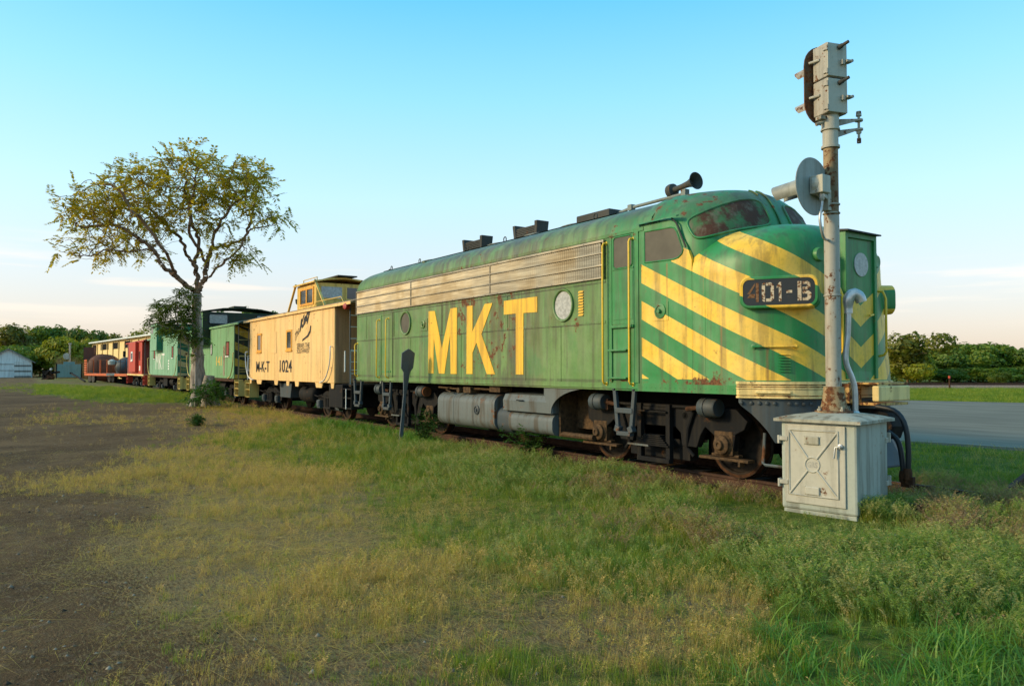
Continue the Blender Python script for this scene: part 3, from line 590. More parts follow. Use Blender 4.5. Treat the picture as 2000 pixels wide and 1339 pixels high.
# number boards
def number_board(s):
    x0 = 13.735; ya, n0 = nose_side(x0); n = Vector((n0.x, n0.y, 0)).normalized(); n = Vector((.52, -.855, 0)); tdir = Vector((-n.y, n.x, 0)); c = Vector((13.76 if s < 0 else 13.58, -1.27, 2.63))
    fl = lambda v: Vector((v.x, v.y*-s, v.z))
    def rr(w, h, r, off):
        pts = []
        for cxx, czz, a0 in ((w-r, h-r, 0), (-w+r, h-r, 90), (-w+r, -h+r, 180), (w-r, -h+r, 270)):
            for k in range(5):
                a = R(a0+22.5*k); pts.append(c+tdir*(cxx+r*math.cos(a))+Vector((0,0,czz+r*math.sin(a)))+n*off)
        return [fl(p) for p in pts]
    mb = MB(); A, B, C_, D = rr(.50, .215, .12, -.45), rr(.50, .215, .12, .05), rr(.485, .20, .11, .065), rr(.455, .175, .09, .065); k = len(A)
    mb.add(A+B+C_+D, [tuple(range(k))]+[(j*k+i, j*k+(i+1)%k, (j+1)*k+(i+1)%k, (j+1)*k+i) for j in range(3) for i in range(k)]); hb = mb.build('number_board', m_cab, loco, smooth=40)
    mb = MB(); E_, F_ = rr(.456, .176, .09, .03), rr(.456, .176, .09, .058); mb.add(E_+F_, [tuple(range(k)), tuple(range(k, 2*k))]+[(i, (i+1)%k, k+(i+1)%k, k+i) for i in range(k)]); mb.build('number_panel', m_nb, hb)
    strokes = {'4': [[(.62,0),(.82,0),(.82,1),(.62,1)], [(0,.22),(.56,.22),(.56,.42),(.2,.42)], [(.0,.42),(.2,.42),(.56,.86),(.56,1.0)]],
               '0': [[(.0,.15),(.22,.12),(.22,.86),(.0,.85)], [(.28,0),(.62,0),(.82,.15),(.82,.85),(.62,1),(.28,1),(.28,.84),(.54,.84),(.6,.78),(.6,.22),(.54,.16),(.28,.16)], [(.0,.1),(.12,0),(.22,0),(.22,.1)], [(.0,.9),(.22,.9),(.22,1),(.12,1)]],
               '1': [[(.3,0),(.56,0),(.56,1),(.36,1),(.08,.8),(.08,.68),(.3,.78)]], '-': [[(.1,.42),(.8,.42),(.8,.56),(.1,.56)]],
               'B': [[(0,0),(.24,0),(.24,1),(0,1)], [(.31,.56),(.6,.56),(.78,.68),(.78,.88),(.62,1),(.31,1),(.31,.85),(.54,.85),(.57,.8),(.57,.74),(.54,.7),(.31,.7)], [(.31,0),(.64,0),(.84,.14),(.84,.38),(.68,.5),(.31,.5),(.31,.35),(.56,.35),(.6,.3),(.6,.2),(.56,.15),(.31,.15)]]}
    if s > 0: return
    for i, ch in enumerate('401-B'):
        x = (-.40, -.21, -.03, .09, .24)[i]; w = (.15, .155, .10, .085, .165)[i]; h = .255
        mb = MB()
        for poly in strokes[ch]:
            pts = [fl(c+tdir*(x+a*w/.82)+Vector((0,0,-h/2+b*h))+n*.062) for a, b in poly]; mb.add(pts, [tuple(range(len(pts)))])
        mb.build('number_character', m_rustnum if ch == '4' else m_numw, hb)
m_nb = paint('black number panel', (.02, .024, .028), (.03, .034, .04), .12, .2, .5)
m_numw = paint('rust spotted white lettering', (.56, .45, .31), (.62, .53, .40), .85, .3, .6, scale=14)
m_rustnum = paint('rusted through lettering', (.30, .16, .08), (.10, .045, .02), 1.0, .5, .8, scale=12)
for s in (-1, 1): number_board(s)
# headlight, class lights, horn
mb = MB(); mb.lathe([(.0, 0), (.09, 0), (.10, .1), (.085, .14), (0, .13)], (13.86, .66, 3.16), (1, .15, 0), 18); mb.lathe([(.0, 0), (.09, 0), (.10, .1), (.085, .14), (0, .13)], (13.86, -.66, 3.16), (1, -.15, 0), 18); mb.build('class_light', m_cabg, loco, smooth=40)
mb = MB(); mb.lathe([(.075, -.04), (.075, .014), (0, .02)], (13.17, -1.36, 3.12), (.25, -.9, .3), 20); mb.build('round_cover', m_yel, loco, smooth=40)
for s in (-1, 1):
    y = s*.52; mb = MB(); mb.tube([(14.02, y, 2.72), (14.16, y, 2.70), (14.2, y, 2.6), (14.2, y, 1.85), (14.16, y, 1.80), (14.05, y, 1.78)], .017, 8); mb.build('nose_handrail', m_rail, loco, smooth=50)
hr = MB(); hr.lathe([(.0,0),(.115,.0),(.12,.05),(.11,.10),(.05,.12),(.045,.30),(.055,.45),(.08,.55),(.13,.62),(.145,.64),(.13,.635),(.05,.5),(0,.5)], (11.02, -.5, 4.60), (.98, -.08, .08), 24)
horn = hr.build('horn', m_soot, loco, smooth=50)
mb = MB(); mb.tube([(9.75,-.58,4.42), (10.15,-.58,4.47), (11.15,-.54,4.49), (11.33,-.5,4.50), (11.36,-.5,4.57)], .03, 8); mb.obox((11.36,-.5,4.50), (.05,0,0), (0,.05,0), (0,0,.07)); mb.obox((10.15,-.58,4.47), (.05,0,0), (0,.05,0), (0,0,.05)); mb.tube([(11.1,-.5,4.3),(11.1,-.5,4.56)], .03, 8); mb.build('air_pipe', m_roof, loco, smooth=50)
mb = MB(); mb.box(8.85, 9.8, -.80, -.35, 4.28, 4.50); mb.build('roof_box', m_soot, loco, bevel=.02)
mb = MB(); mb.obox((11.86, -1.15, 4.13), (.07, 0, 0), (0, .05, .03), (0, -.04, .06)); mb.build('roof_bracket', m_cabg, loco, bevel=.01)
# roof: grey top panels, fans, stacks, lifting eyes
for x0, x1 in ((.5, 3.05), (3.10, 5.2), (5.25, 7.6), (7.65, 10.3)):
    za = lambda y: 3.83+.56*(1-(abs(y)/SY)**2.4)**(1/2.4); ys = np.linspace(-1.02, 1.02, 13)
    mb = MB(); mb.grid([[(x0, y, za(y)-.02) for y in ys]]+[[(x, y*k, za(y)+.022) for y in ys] for x, k in ((x0, .99), (x1, .99))]+[[(x1, y, za(y)-.02) for y in ys]]); mb.build('roof_panel', m_roof, loco, smooth=40)
for x in (2.2, 5.5, 7.0, 8.3):
    mb = MB(); mb.lathe([(.62, -.05), (.62, .055), (.56, .075), (.2, .08), (0, .08)], (x, 0, 4.39), (0, 0, 1), 32); mb.build('roof_fan', m_roof, loco, smooth=40)
for x0 in (3.93, 6.17):
    mb = MB(); mb.box(x0+.12, x0+.78, -.42, -.18, 4.30, 4.68)
    st = mb.build('exhaust_stack', m_soot, loco)
    for k in range(6):
        m2 = MB(); m2.box(x0+.10, x0+.80, -.435, -.165, 4.46+k*.036, 4.480+k*.036); m2.build('stack_louver', m_soot, st)
    for q in (-1, 1):
        xa = x0+.45+q*.38; m2 = MB(); m2.add([(xa-.035,-.44,4.30),(xa+.035,-.44,4.30),(xa+.035,-.16,4.30),(xa-.035,-.16,4.30),(xa+q*.04-.05,-.46,4.76),(xa+q*.04+.05,-.46,4.76),(xa+q*.04+.05,-.14,4.76),(xa+q*.04-.05,-.14,4.76)],
               [(0,1,2,3),(4,5,6,7),(0,1,5,4),(1,2,6,5),(2,3,7,6),(3,0,4,7)]); m2.build('stack_end_plate', m_soot, st, bevel=.01)
for x in (.9, 2.6, 5.0, 6.6, 9.6):
    mb = MB(); mb.tube([(x+.05*math.cos(a), -.95, 4.36+.055*math.sin(a)) for a in np.linspace(-.6, PI+.6, 10)], .012, 6); mb.build('lifting_eye', m_soot, loco)
mb = MB(); mb.box(3.3, 3.42, -1.24, -1.16, 4.06, 4.26); mb.build('roof_bracket', m_body, loco, bevel=.01)
mb = MB(); mb.tube([(.25,-.7,4.3),(.25,-.7,4.42),(-.12,-.7,4.34),(-.16,-.7,4.15)], .012, 6); mb.build('roof_grab', m_soot, loco)
# ------------------------------------------------------------ below the sill
for x in (2.17, 11.315): loco_truck(loco, x)
def rprof(y0, y1, z0, z1, r):
    p = []
    for cy, cz, a0 in ((y1-r, z1-r, 0), (y0+r, z1-r, 90), (y0+r, z0+r, 180), (y1-r, z0+r, 270)):
        for k in range(7): a = R(a0+15*k); p.append((cy+r*math.cos(a), cz+r*math.sin(a)))
    return p
mb = MB(); mb.prism(rprof(-1.46, 1.46, .33, 1.06, .2), 'yz', 4.55, 6.98); tk = mb.build('fuel_tank', m_tank, loco, smooth=35)
mb = MB(); mb.lathe([(.10, -.02), (.10, .02), (.075, .03), (.07, .015), (.03, .02), (.03, .04), (0, .04)], (6.3, -1.46, .73), (0, -1, 0), 20); mb.build('tank_gauge', m_steel, tk, smooth=40)
for x in (5.25, 6.1):
    mb = MB(); pr = rprof(-1.466, 1.466, .324, 1.066, .205); mb.prism(pr, 'yz', x, x+.03); mb.build('tank_strap', m_tank, tk, smooth=35)
mb = MB(); mb.prism(rprof(-1.40, 1.40, .30, .84, .2), 'yz', 6.98, 7.45); mb.box(6.99, 7.2, -1.2, 1.2, .7, 1.1); mb.build('tank_end', m_steel, loco, smooth=35)
mb = MB(); mb.prism(rprof(-1.43, 1.43, .36, .76, .14), 'yz', 7.46, 8.92); mb.build('battery_box', m_tank, loco, smooth=35)
mb = MB(); mb.prism([(-1.45,.77),(-1.46,.98),(-1.40,1.10),(-1.0,1.13),(1.0,1.13),(1.40,1.10),(1.46,.98),(1.45,.77)], 'yz', 7.30, 8.95); ld = mb.build('battery_box_lid', m_tank, loco, bevel=.01)
mb = MB(); mb.tube([(7.85,-1.47,.99),(7.85,-1.50,.99),(8.05,-1.50,.99),(8.05,-1.47,.99)], .01, 6); mb.build('lid_handle', m_dark, ld)
arc = [(8.93+1.15*(1-math.cos(a)), .80+.46*math.sin(a)) for a in np.linspace(0, PI/2, 10)]
for s in (-1, 1):
    mb = MB(); mb.prism([(8.72, 1.27), (8.72, 1.12), (8.93, .78)]+arc[1:]+[(10.1, 1.27)], 'xz', s*1.44, s*1.47); mb.build('skirt_plate', m_tank, loco)
mb = MB(); mb.box(8.95, 9.0, -1.3, 1.3, .36, 1.25); mb.build('tank_bulkhead', m_brown, loco)
mb = MB(); mb.tube([(9.0,-1.25,.40),(9.9,-1.25,.40)], .05, 8); mb.box(9.0, 9.6, -.9, .9, .5, 1.2); mb.build('air_reservoir', m_brown, loco)
mb = MB(); mb.box(.1, 13.2, -.55, .55, .95, 1.26); mb.build('centre_sill', m_dark, loco)
mb = MB(); mb.tube([(4.4,-1.35,1.17),(5.2,-1.35,1.15),(6.2,-1.36,1.17),(7.0,-1.35,1.16)], .022, 6); mb.box(5.7, 6.0, -1.45, -1.2, 1.08, 1.2); mb.lathe([(.06,0),(.06,.1),(0,.1)], (5.55,-1.4,1.13), (0,-1,0), 10); mb.tube([(4.9,-1.3,1.2),(4.95,-1.46,1.12),(5.2,-1.48,1.08)], .015, 6); mb.box(6.7, 7.1, -1.4, -1.1, 1.12, 1.24)
mb.build('tank_piping', m_brown, loco)
mb = MB(); mb.tube([(.55,-1.2,1.06),(1.1,-1.2,1.06)], .10, 12); mb.build('air_reservoir', m_steel, loco, smooth=40)
mb = MB(); mb.lathe([(.0,0),(.12,0),(.12,.05),(0,.05)], (3.60,-1.27,1.04), (1,0,0), 18); mb.build('brake_band', plain('orange rust', (.14,.05,.016), .8), loco)
# pilot
top = plan_row(-.03, 1.205); 
bot = []
for (x, y, z) in top:
    zb = np.interp(x, [13.255, 13.6, 13.62, 13.9, 14.1], [1.15, .80, .62, .62, .45]); bot.append((x, y, zb))
mb = MB(); mb.grid([top, bot, [(x-.03, y*.97, z) for x, y, z in bot], [(x-.03, y*.97, z) for x, y, z in top]]); pl = mb.build('pilot', m_steel, loco)
mb = MB()
for i in range(26):
    x, y, z = top[min(len(top)-1, 1+int(i*(len(top)-2)/26))]; _, n = nose_side(min(x, 14.1)); n = Vector((n.x, math.copysign(n.y, y), 0)); mb.lathe([(.03, 0), (.024, .02), (0, .028)], Vector((x, y, 1.145))+n*-.0, n, 8)
mb.build('pilot_rivets', m_steel, loco, kind='stuff')
mb = MB(); mb.tube([(13.58,-1.36,.75),(13.58,-1.40,.35),(13.62,-1.40,.33),(14.0,-1.25,.31)], .02, 6); mb.build('pilot_step', m_tank, loco)
mb = MB(); mb.box(14.52, 14.62, -.39, .36, 1.18, 1.385); mb.build('coupler_cover', m_cream, loco, bevel=.02)
for q in ((14.0, 14.60, -.36, .34, 1.125, 1.16), (14.0, 14.60, -.36, .34, 1.40, 1.425), (14.13, 14.27, -.50, -.22, 1.15, 1.41)):
    mb = MB(); mb.box(*q); mb.build('cover_bracket', m_creamr, loco, bevel=.006)
mb = MB(); mb.box(13.9, 14.46, -.14, .14, .78, 1.06); mb.prism([(14.46,.66),(14.46,1.06),(14.60,1.02),(14.66,.85),(14.60,.68)], 'xz', -.16, .16); mb.box(14.4, 14.55, -.2, .2, .70, .78); mb.build('coupler', m_under, loco, bevel=.02)
for (pts) in ([(14.62,-.45,1.12),(14.85,-.45,1.08),(14.98,-.46,.95),(15.03,-.46,.7),(15.03,-.46,.4),(15.02,-.46,.34)], [(14.75,-.42,.80),(14.86,-.42,.72),(14.92,-.43,.58),(14.95,-.43,.30)]):
    mb = MB(); mb.tube([crom(pts, t) for t in np.linspace(0, 1, 16)], .034, 8); h = mb.build('brake_hose', m_rubber, loco, smooth=60)
    p = Vector(pts[-1]); mb = MB(); mb.lathe([(.045,0),(.055,.06),(.05,.14),(.02,.16)], p+Vector((0,0,.03)), (0,0,-1), 10); mb.obox(p+Vector((.03,0,-.12)), (.05,0,0), (0,.03,0), (0,0,.05)); mb.build('hose_coupling', m_rustiron, h)
mb = MB(); mb.add([(14.05,-.95,.72),(14.05,.95,.72),(14.05,-1.05,.24),(14.05,1.05,.24),(14.22,-.5,.70),(14.22,.5,.70),(14.42,-.55,.26),(14.42,.55,.26)], [(0,1,5,4),(2,3,7,6),(0,4,6,2),(1,5,7,3),(4,5,7,6),(0,1,3,2)]); mb.build('pilot_plow', m_steel, loco, bevel=.03)
# ------------------------------------------------------------ cabooses
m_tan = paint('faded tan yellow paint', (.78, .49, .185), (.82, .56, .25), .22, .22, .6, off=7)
m_tanend = paint('shaded tan end paint', (.42, .22, .10), (.5, .28, .13), .3, .3, .65, off=9)  # darker than the sides: end wall shade is put into the colour
m_cupy = paint('mustard yellow paint', (.66, .42, .085), (.74, .50, .15), .4, .35, .6, off=5)
m_orange = paint('orange window frame paint', (.75, .33, .03), (.8, .4, .05), .2, .2, .5)
m_grn141 = paint('faded mint green paint', (.14, .32, .14), (.20, .38, .19), .22, .35, .65, off=11)
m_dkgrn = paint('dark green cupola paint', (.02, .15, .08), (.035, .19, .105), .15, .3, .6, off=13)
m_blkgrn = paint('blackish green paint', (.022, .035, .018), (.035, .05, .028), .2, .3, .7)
m_grn3 = paint('pale sea green paint', (.17, .36, .22), (.23, .42, .27), .2, .3, .65, off=17)
m_red = paint('faded red caboose paint', (.46, .035, .012), (.52, .06, .025), .2, .3, .6, off=19)
m_redd = paint('dull maroon paint', (.22, .035, .022), (.26, .06, .04), .3, .4, .7, off=21)
m_white = paint('white paint', (.72, .72, .68), (.78, .77, .72), .15, .2, .5)
m_blk = paint('black lettering paint', (.012, .012, .014), (.02, .02, .022), .05, .1, .6)
m_yl = paint('pale yellow step paint', (.62, .44, .11), (.70, .54, .2), .3, .3, .6, off=3)
m_lamp = plain('red marker lamp glass', (.30, .01, .01), .25, 0, .5)
def caboose_truck(root, cx):
    prof = [(-1.25,.62),(-1.18,.40),(-.95,.34),(-.70,.40),(-.45,.26),(.45,.26),(.70,.40),(.95,.34),(1.18,.40),(1.25,.62),(.95,.68),(.45,.86),(-.45,.86),(-.95,.68)]
    for s in (-1, 1):
        mb = MB(); mb.prism([(cx+a, b) for a, b in prof], 'xz', s*.98, s*1.06); mb.build('truck_side_frame', m_under, root, bevel=.012)
        mb = MB()
        for a in (-.2, 0, .2): mb.lathe([(.07,.36),(.07,.66)], (cx+a, s*1.12, 0), (0,0,1), 10)
        mb.box(cx-.32, cx+.32, *sorted((s*1.05, s*1.2)), .32, .37); mb.box(cx-.32, cx+.32, *sorted((s*1.05, s*1.2)), .65, .70); mb.build('coil_spring', m_under, root)
        for q in (-1, 1):
            mb = MB(); mb.box(cx+q*.85-.13, cx+q*.85+.13, *sorted((s*1.0, s*1.17)), .30, .57); mb.obox((cx+q*.85, s*1.18, .45), (.11,0,0), (0,.02,0), (0,0,.10)); mb.build('journal_box', m_steel, root, bevel=.02)
            mb = MB(); mb.tube([(cx+q*.4, s*1.18, .75), (cx+q*.8, s*1.2, .68), (cx+q*1.3, s*1.15, .72)], .022, 6); mb.build('equalizer_bar', m_under, root)
    for q in (-1, 1): wheelset(root, cx+q*.85, .43)
    mb = MB(); mb.box(cx-.3, cx+.3, -1.0, 1.0, .45, .85); mb.build('truck_bolster', m_dark, root)
def windows(root, xs, z0, z1, w, y, m_f, m_g, fr=.05, dz=.0):
    s = math.copysign(1, y)
    for x in xs:
        mb = MB(); o = sorted((y-s*.005, y+s*.022)); mb.box(x, x+fr, *o, z0, z1); mb.box(x+w-fr, x+w, *o, z0, z1); mb.box(x+fr, x+w-fr, *o, z1-fr, z1); mb.box(x+fr, x+w-fr, *o, z0, z0+fr)
        f = mb.build('window', m_f, root, bevel=.004); mb = MB(); mb.box(x+fr, x+w-fr, *sorted((y-s*.004, y+s*.004)), z0+fr, z1-fr); mb.build('pane', m_g, f)
        mb = MB(); mb.box(x-.03, x+w+.03, *sorted((y, y+s*.045)), z0-.05, z0-.001); mb.build('sill', m_f if m_f not in (m_dark, m_rustiron) else m_white, f)
def car_body(root, x0, x1, m, zb=1.15, ze=3.52, zr=.28, roofm=None, over=(.85, 1.5), side_ribs=(), HW=1.5):
    mb = MB(); mb.box(x0, x1, -HW, HW, zb, ze); mb.build('body', m, root, bevel=.015)
    n = 12; pr = [(-HW-.04, ze-.03)]+[(-(HW+.04)+(2*HW+.08)*i/n, ze+.01+zr*(1-(2*i/n-1)**2)) for i in range(n+1)]+[(HW+.04, ze-.03)]
    mb = MB(); mb.prism(pr, 'yz', x0-over[0], x1+over[1]); mb.build('roof', roofm or m, root, smooth=30)
    mb = MB()
    for s in (-1, 1): mb.box(x0-over[0], x1+over[1], *sorted((s*(HW+.042), s*(HW+.065))), ze-.07, ze+.015)
    mb.build('roof_fascia', m, root)
    for s in (-1, 1):
        for x in side_ribs: mb = MB(); mb.box(x-.012, x+.012, *sorted((s*HW, s*(HW+.006))), zb, ze-.06); mb.build('seam_strip', m, root)
    mb = MB(); mb.box(x0-over[0], x1+over[1]-.3, -.35, .35, .78, 1.1); mb.box(x0, x1, -1.2, 1.2, 1.0, 1.14); mb.build('centre_sill', m_dark, root)
    mb = MB(); mb.box(x0-over[0]+.1, x1+over[1]-.1, -1.3, 1.3, 1.06, 1.13); mb.build('platform', m_under, root)
def railing(root, x, m, lad=True, HW=1.4, zt=3.45):
    mb = MB()
    for y in (-HW, -.45, .45, HW): mb.tube([(x, y, 1.13), (x, y, 2.1)], .018, 6)
    for z in (1.55, 2.1): mb.tube([(x, -HW, z), (x, -.45, z)], .016, 6); mb.tube([(x, .45, z), (x, HW, z)], .016, 6)
    mb.build('end_railing', m, root)
    if lad:
        for y0 in (-1.42, -1.0): mb = MB(); mb.tube([(x, y0, 1.13), (x, y0, zt)], .02, 6); mb.build('ladder_rail', m_steel, root)
        for i in range(6): mb = MB(); mb.tube([(x, -1.42, 1.45+i*.34), (x, -1.0, 1.45+i*.34)], .014, 6); mb.build('rung', m, root)
    mb = MB(); mb.tube([(x, 0, 1.1), (x, 0, 2.3)], .02, 6); mb.lathe([(.20,-.015),(.215,0),(.20,.015)], (x, 0, 2.3), (1,0,0), 20); mb.build('brake_wheel', m_under, root)
def steps(root, x, m, s=-1, dx=.34):
    for q in (-1, 1):
        mb = MB(); mb.prism([(x+q*dx-.012, 1.12), (x+q*dx+.012, 1.12), (x+q*dx+.012, .42), (x+q*dx-.012, .42)], 'xz', s*1.1, s*1.48); mb.build('step_side', m, root)
    for z in (.42, .72, .98): mb = MB(); mb.box(x-dx+.012, x+dx-.012, *sorted((s*1.16, s*1.46)), z, z+.03); mb.build('step_tread', m, root)
def curved_grab(root, x, s, d, m, z0=1.16, z1=2.26, y=1.53):
    pts = [(x, s*(y-.01), z1), (x-d*.05, s*(y+.06), z1-.03), (x-d*.05, s*(y+.06), z1-.35), (x+d*.10, s*(y+.06), z0+.4), (x+d*.40, s*(y+.06), z0+.1), (x+d*.85, s*(y+.05), z0), (x+d*.95, s*(y-.01), z0)]
    mb = MB(); mb.tube([crom(pts, t) for t in np.linspace(0, 1, 22)], .02, 6); mb.build('grab_rail', m, root, smooth=60)
G_CAB = 'old cabooses coupled behind the locomotive'
# ---- the tan one
cb = thing('caboose', 'tan yellow caboose with a square cupola, lettered M-K-T 1024 and The Katy', 'caboose', (-6.6, 0, 0), group=G_CAB)
car_body(cb, -11.35, -1.95, m_tan, roofm=paint('rusty tan roof', (.34,.22,.10), (.25,.12,.05), .6, .4, .7), over=(.75, 1.40), side_ribs=(-8.0, -5.88, -3.70, -2.95))
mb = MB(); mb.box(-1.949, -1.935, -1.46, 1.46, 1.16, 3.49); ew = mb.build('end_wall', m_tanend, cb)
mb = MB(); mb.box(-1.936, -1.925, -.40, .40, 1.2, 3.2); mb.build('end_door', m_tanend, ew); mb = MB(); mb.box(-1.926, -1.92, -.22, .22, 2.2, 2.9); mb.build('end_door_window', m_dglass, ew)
mb = MB()
for s in (-1, 1):
    for k in range(9): mb.lathe([(.012,0),(0,.008)], (-1.95, s*1.4, 1.4+k*.24), (1,0,0), 5)
    for k in range(55): mb.lathe([(.010,0),(0,.008)], (-11.2+k*.168, s*1.5, 1.25), (0,s,0), 5); mb.lathe([(.010,0),(0,.008)], (-11.2+k*.168, s*1.5, 3.36), (0,s,0), 5)
mb.build('rivets', m_tan, cb, kind='stuff')
for s in (-1, 1):
    windows(cb, (-10.27, -6.58), 2.23, 2.94, .60, s*1.5, m_orange, m_dglass, .075)
    for x, w, z0 in ((-8.47, .74, 2.15), (-3.66, .66, 2.12)):
        mb = MB(); mb.box(x, x+w, *sorted((s*1.5, s*1.512)), z0, 2.93); mb.build('blanked_window', m_tan, cb, bevel=.003)
    mb = MB(); mb.box(-3.70, -2.95, *sorted((s*1.5, s*1.507)), 1.17, 3.45); mb.build('side_panel', m_tan, cb)
    for x, w in ((-11.3,.25),(-10.35,.72),(-8.02,.45),(-6.6,.34),(-5.65,.42),(-3.65,.72),(-2.25,.28)):
        mb = MB(); mb.prism([(x, 1.15), (x+w, 1.15), (x+w*.85, .99), (x+w*.15, .99)], 'xz', s*1.47, s*1.495); mb.build('side_bracket', m_tan, cb)
    curved_grab(cb, -11.58, s, 1, m_white); curved_grab(cb, -2.12, s, -1, m_white)
    mb = MB(); mb.tube([(-1.3, s*1.42, 1.5), (-1.2, s*1.46, 1.5), (-1.2, s*1.46, 2.1), (-1.3, s*1.42, 2.1)], .02, 6); mb.build('grab_rail', m_white, cb)
    mb = MB(); mb.tube([(-11.62, s*1.42, 1.5), (-11.72, s*1.46, 1.5), (-11.72, s*1.46, 2.0), (-11.62, s*1.42, 2.0)], .02, 6); mb.build('grab_rail', m_white, cb)
Y0 = -1.513
for s_, x, z, w, h, k in (('M-K-T', -10.35, 1.455, 1.76, .41, {'bold': .012}), ('1024', -7.32, 1.455, 1.36, .44, {'bold': .008}), ('SERVES THE', -5.43, 2.275, 1.28, .165, {}), ('SOUTHWEST', -5.43, 2.105, 1.28, .155, {})):
    text_on('lettering', s_, m_blk, cb, (x, Y0, z), (1,0,0), (0,0,1), w, h, **k)
text_on('lettering', 'The', m_blk, cb, (-5.62, Y0, 2.50), (.80,0,.60), (-.05,0,1), .50, .26, shear=.25)
text_on('lettering', 'Katy', m_blk, cb, (-5.20, Y0, 2.68), (.85,0,.42), (.14,0,1), 1.26, .50, shear=.25, bold=.035)
sw = [(-4.10,2.99),(-4.16,2.84),(-4.35,2.70),(-4.62,2.62),(-4.84,2.58),(-4.90,2.50),(-4.80,2.52),(-4.55,2.58),(-4.28,2.64),(-4.08,2.78),(-4.02,2.98)]
mb = MB(); mb.prism(sw, 'xz', Y0, Y0+.004); mb.build('lettering_flourish', m_blk, cb)
# cupola
mb = MB(); mb.box(-7.0, -5.0, -1.0, 1.0, 3.55, 4.52); cu = mb.build('cupola', m_cupy, cb, bevel=.01)
mb = MB(); mb.prism([(-1.12,4.51),(-.6,4.62),(0,4.67),(.6,4.62),(1.12,4.51),(1.12,4.56),(.6,4.67),(0,4.72),(-.6,4.67),(-1.12,4.56)], 'yz', -7.12, -4.86); mb.build('cupola_roof', m_cupy, cu)
mb = MB(); mb.box(-6.9, -4.7, -.35, .35, 4.74, 4.78); mb.build('running_board', m_soot, cu)
for s in (-1, 1):
    mb = MB(); o = sorted((s*1.001, s*1.03)); mb.box(-6.66, -6.58, *o, 3.79, 4.40); mb.box(-5.30, -5.22, *o, 3.79, 4.40); mb.box(-6.58, -5.30, *o, 4.33, 4.40); mb.box(-6.58, -5.30, *o, 3.79, 3.86); mb.box(-5.99, -5.90, *o, 3.86, 4.33)
    mb.build('cupola_window_frame', m_orange, cu)
    for xa, xb in ((-6.58, -5.99), (-5.90, -5.30)): mb = MB(); mb.box(xa, xb, *sorted((s*1.0005, s*1.006)), 3.86, 4.33); mb.build('cupola_pane', m_dglass, cu)
    for xa, xb in ((-7.0, -7.85), (-5.0, -4.02)):
        mb = MB(); mb.bar((xa, s*1.05, 4.6), (xb, s*1.05, 3.66), .07, .05); mb.build('cupola_brace', m_cupy, cb)
for x, q in ((-5.0, 1), (-7.0, -1)):
    mb = MB(); a, b = sorted((x, x+q*.02)); mb.box(a, b, -.88, -.04, 3.96, 4.42); mb.box(a, b, .04, .88, 3.96, 4.42); mb.build('cupola_end_frame', m_cupy, cu)
    a, b = sorted((x+q*.002, x+q*.024))
    for y0 in (-.83, .09): mb = MB(); mb.box(a, b, y0, y0+.74, 4.0, 4.39); mb.build('cupola_pane', m_frost if y0 < 0 else m_dglass, cu)
mb = MB(); mb.tube([(-6.6,-.9,4.6),(-6.6,-.9,4.72),(-5.2,-.9,4.72),(-5.2,-.9,4.6)], .015, 6); mb.tube([(-4.6,-1.2,3.66),(-4.4,-1.2,3.80),(-2.2,-1.2,3.80),(-2.0,-1.2,3.62)], .015, 6); mb.build('roof_grab', m_cupy, cb)
mb = MB(); mb.lathe([(.10,3.6),(.10,4.1),(.24,4.22),(.26,4.38),(.2,4.40),(0,4.40)], (-10.4, .3, 0), (0,0,1), 16); mb.build('smoke_jack', m_soot, cb, smooth=40)
railing(cb, -.92, m_white, True); railing(cb, -12.0, m_white, False)
mb = MB(); mb.lathe([(.0,-.02),(.08,-.02),(.10,.02),(.10,.10),(.08,.13),(0,.14)], (-.95,-1.47,3.40), (.3,-1,0), 16); mb.build('marker_lamp', m_lamp, cb, smooth=40)
mb = MB(); mb.box(-2.5, -1.35, -1.46, 1.46, .42, 1.12); mb.build('tool_box', m_under, cb, bevel=.02); steps(cb, -1.0, m_under); steps(cb, -1.0, m_under, 1); steps(cb, -11.75, m_yl); steps(cb, -11.75, m_yl, 1)
mb = MB(); mb.prism([(-8.0,1.05),(-6.6,1.05),(-6.75,.55),(-7.9,.55)], 'xz', -1.3, -.7); mb.build('battery_box', m_steel, cb, bevel=.015)
mb = MB(); mb.lathe([(0,0),(.2,.03),(.28,.12),(.28,1.3),(.2,1.39),(0,1.42)], (-6.0,-1.0,.72), (1,0,0), 20); mb.build('air_tank', m_under, cb, smooth=50)
for x in (-9.7, -3.4): caboose_truck(cb, x)
mb = MB(); mb.box(-.6, -.1, -.12, .12, .8, 1.05); mb.box(-12.75, -12.1, -.12, .12, .8, 1.05); mb.build('coupler', m_under, cb); mb = MB(); mb.tube([(-1.02,-1.49,.42),(-1.02,-1.49,1.0)], .015, 6); mb.build('stanchion', m_white, cb)
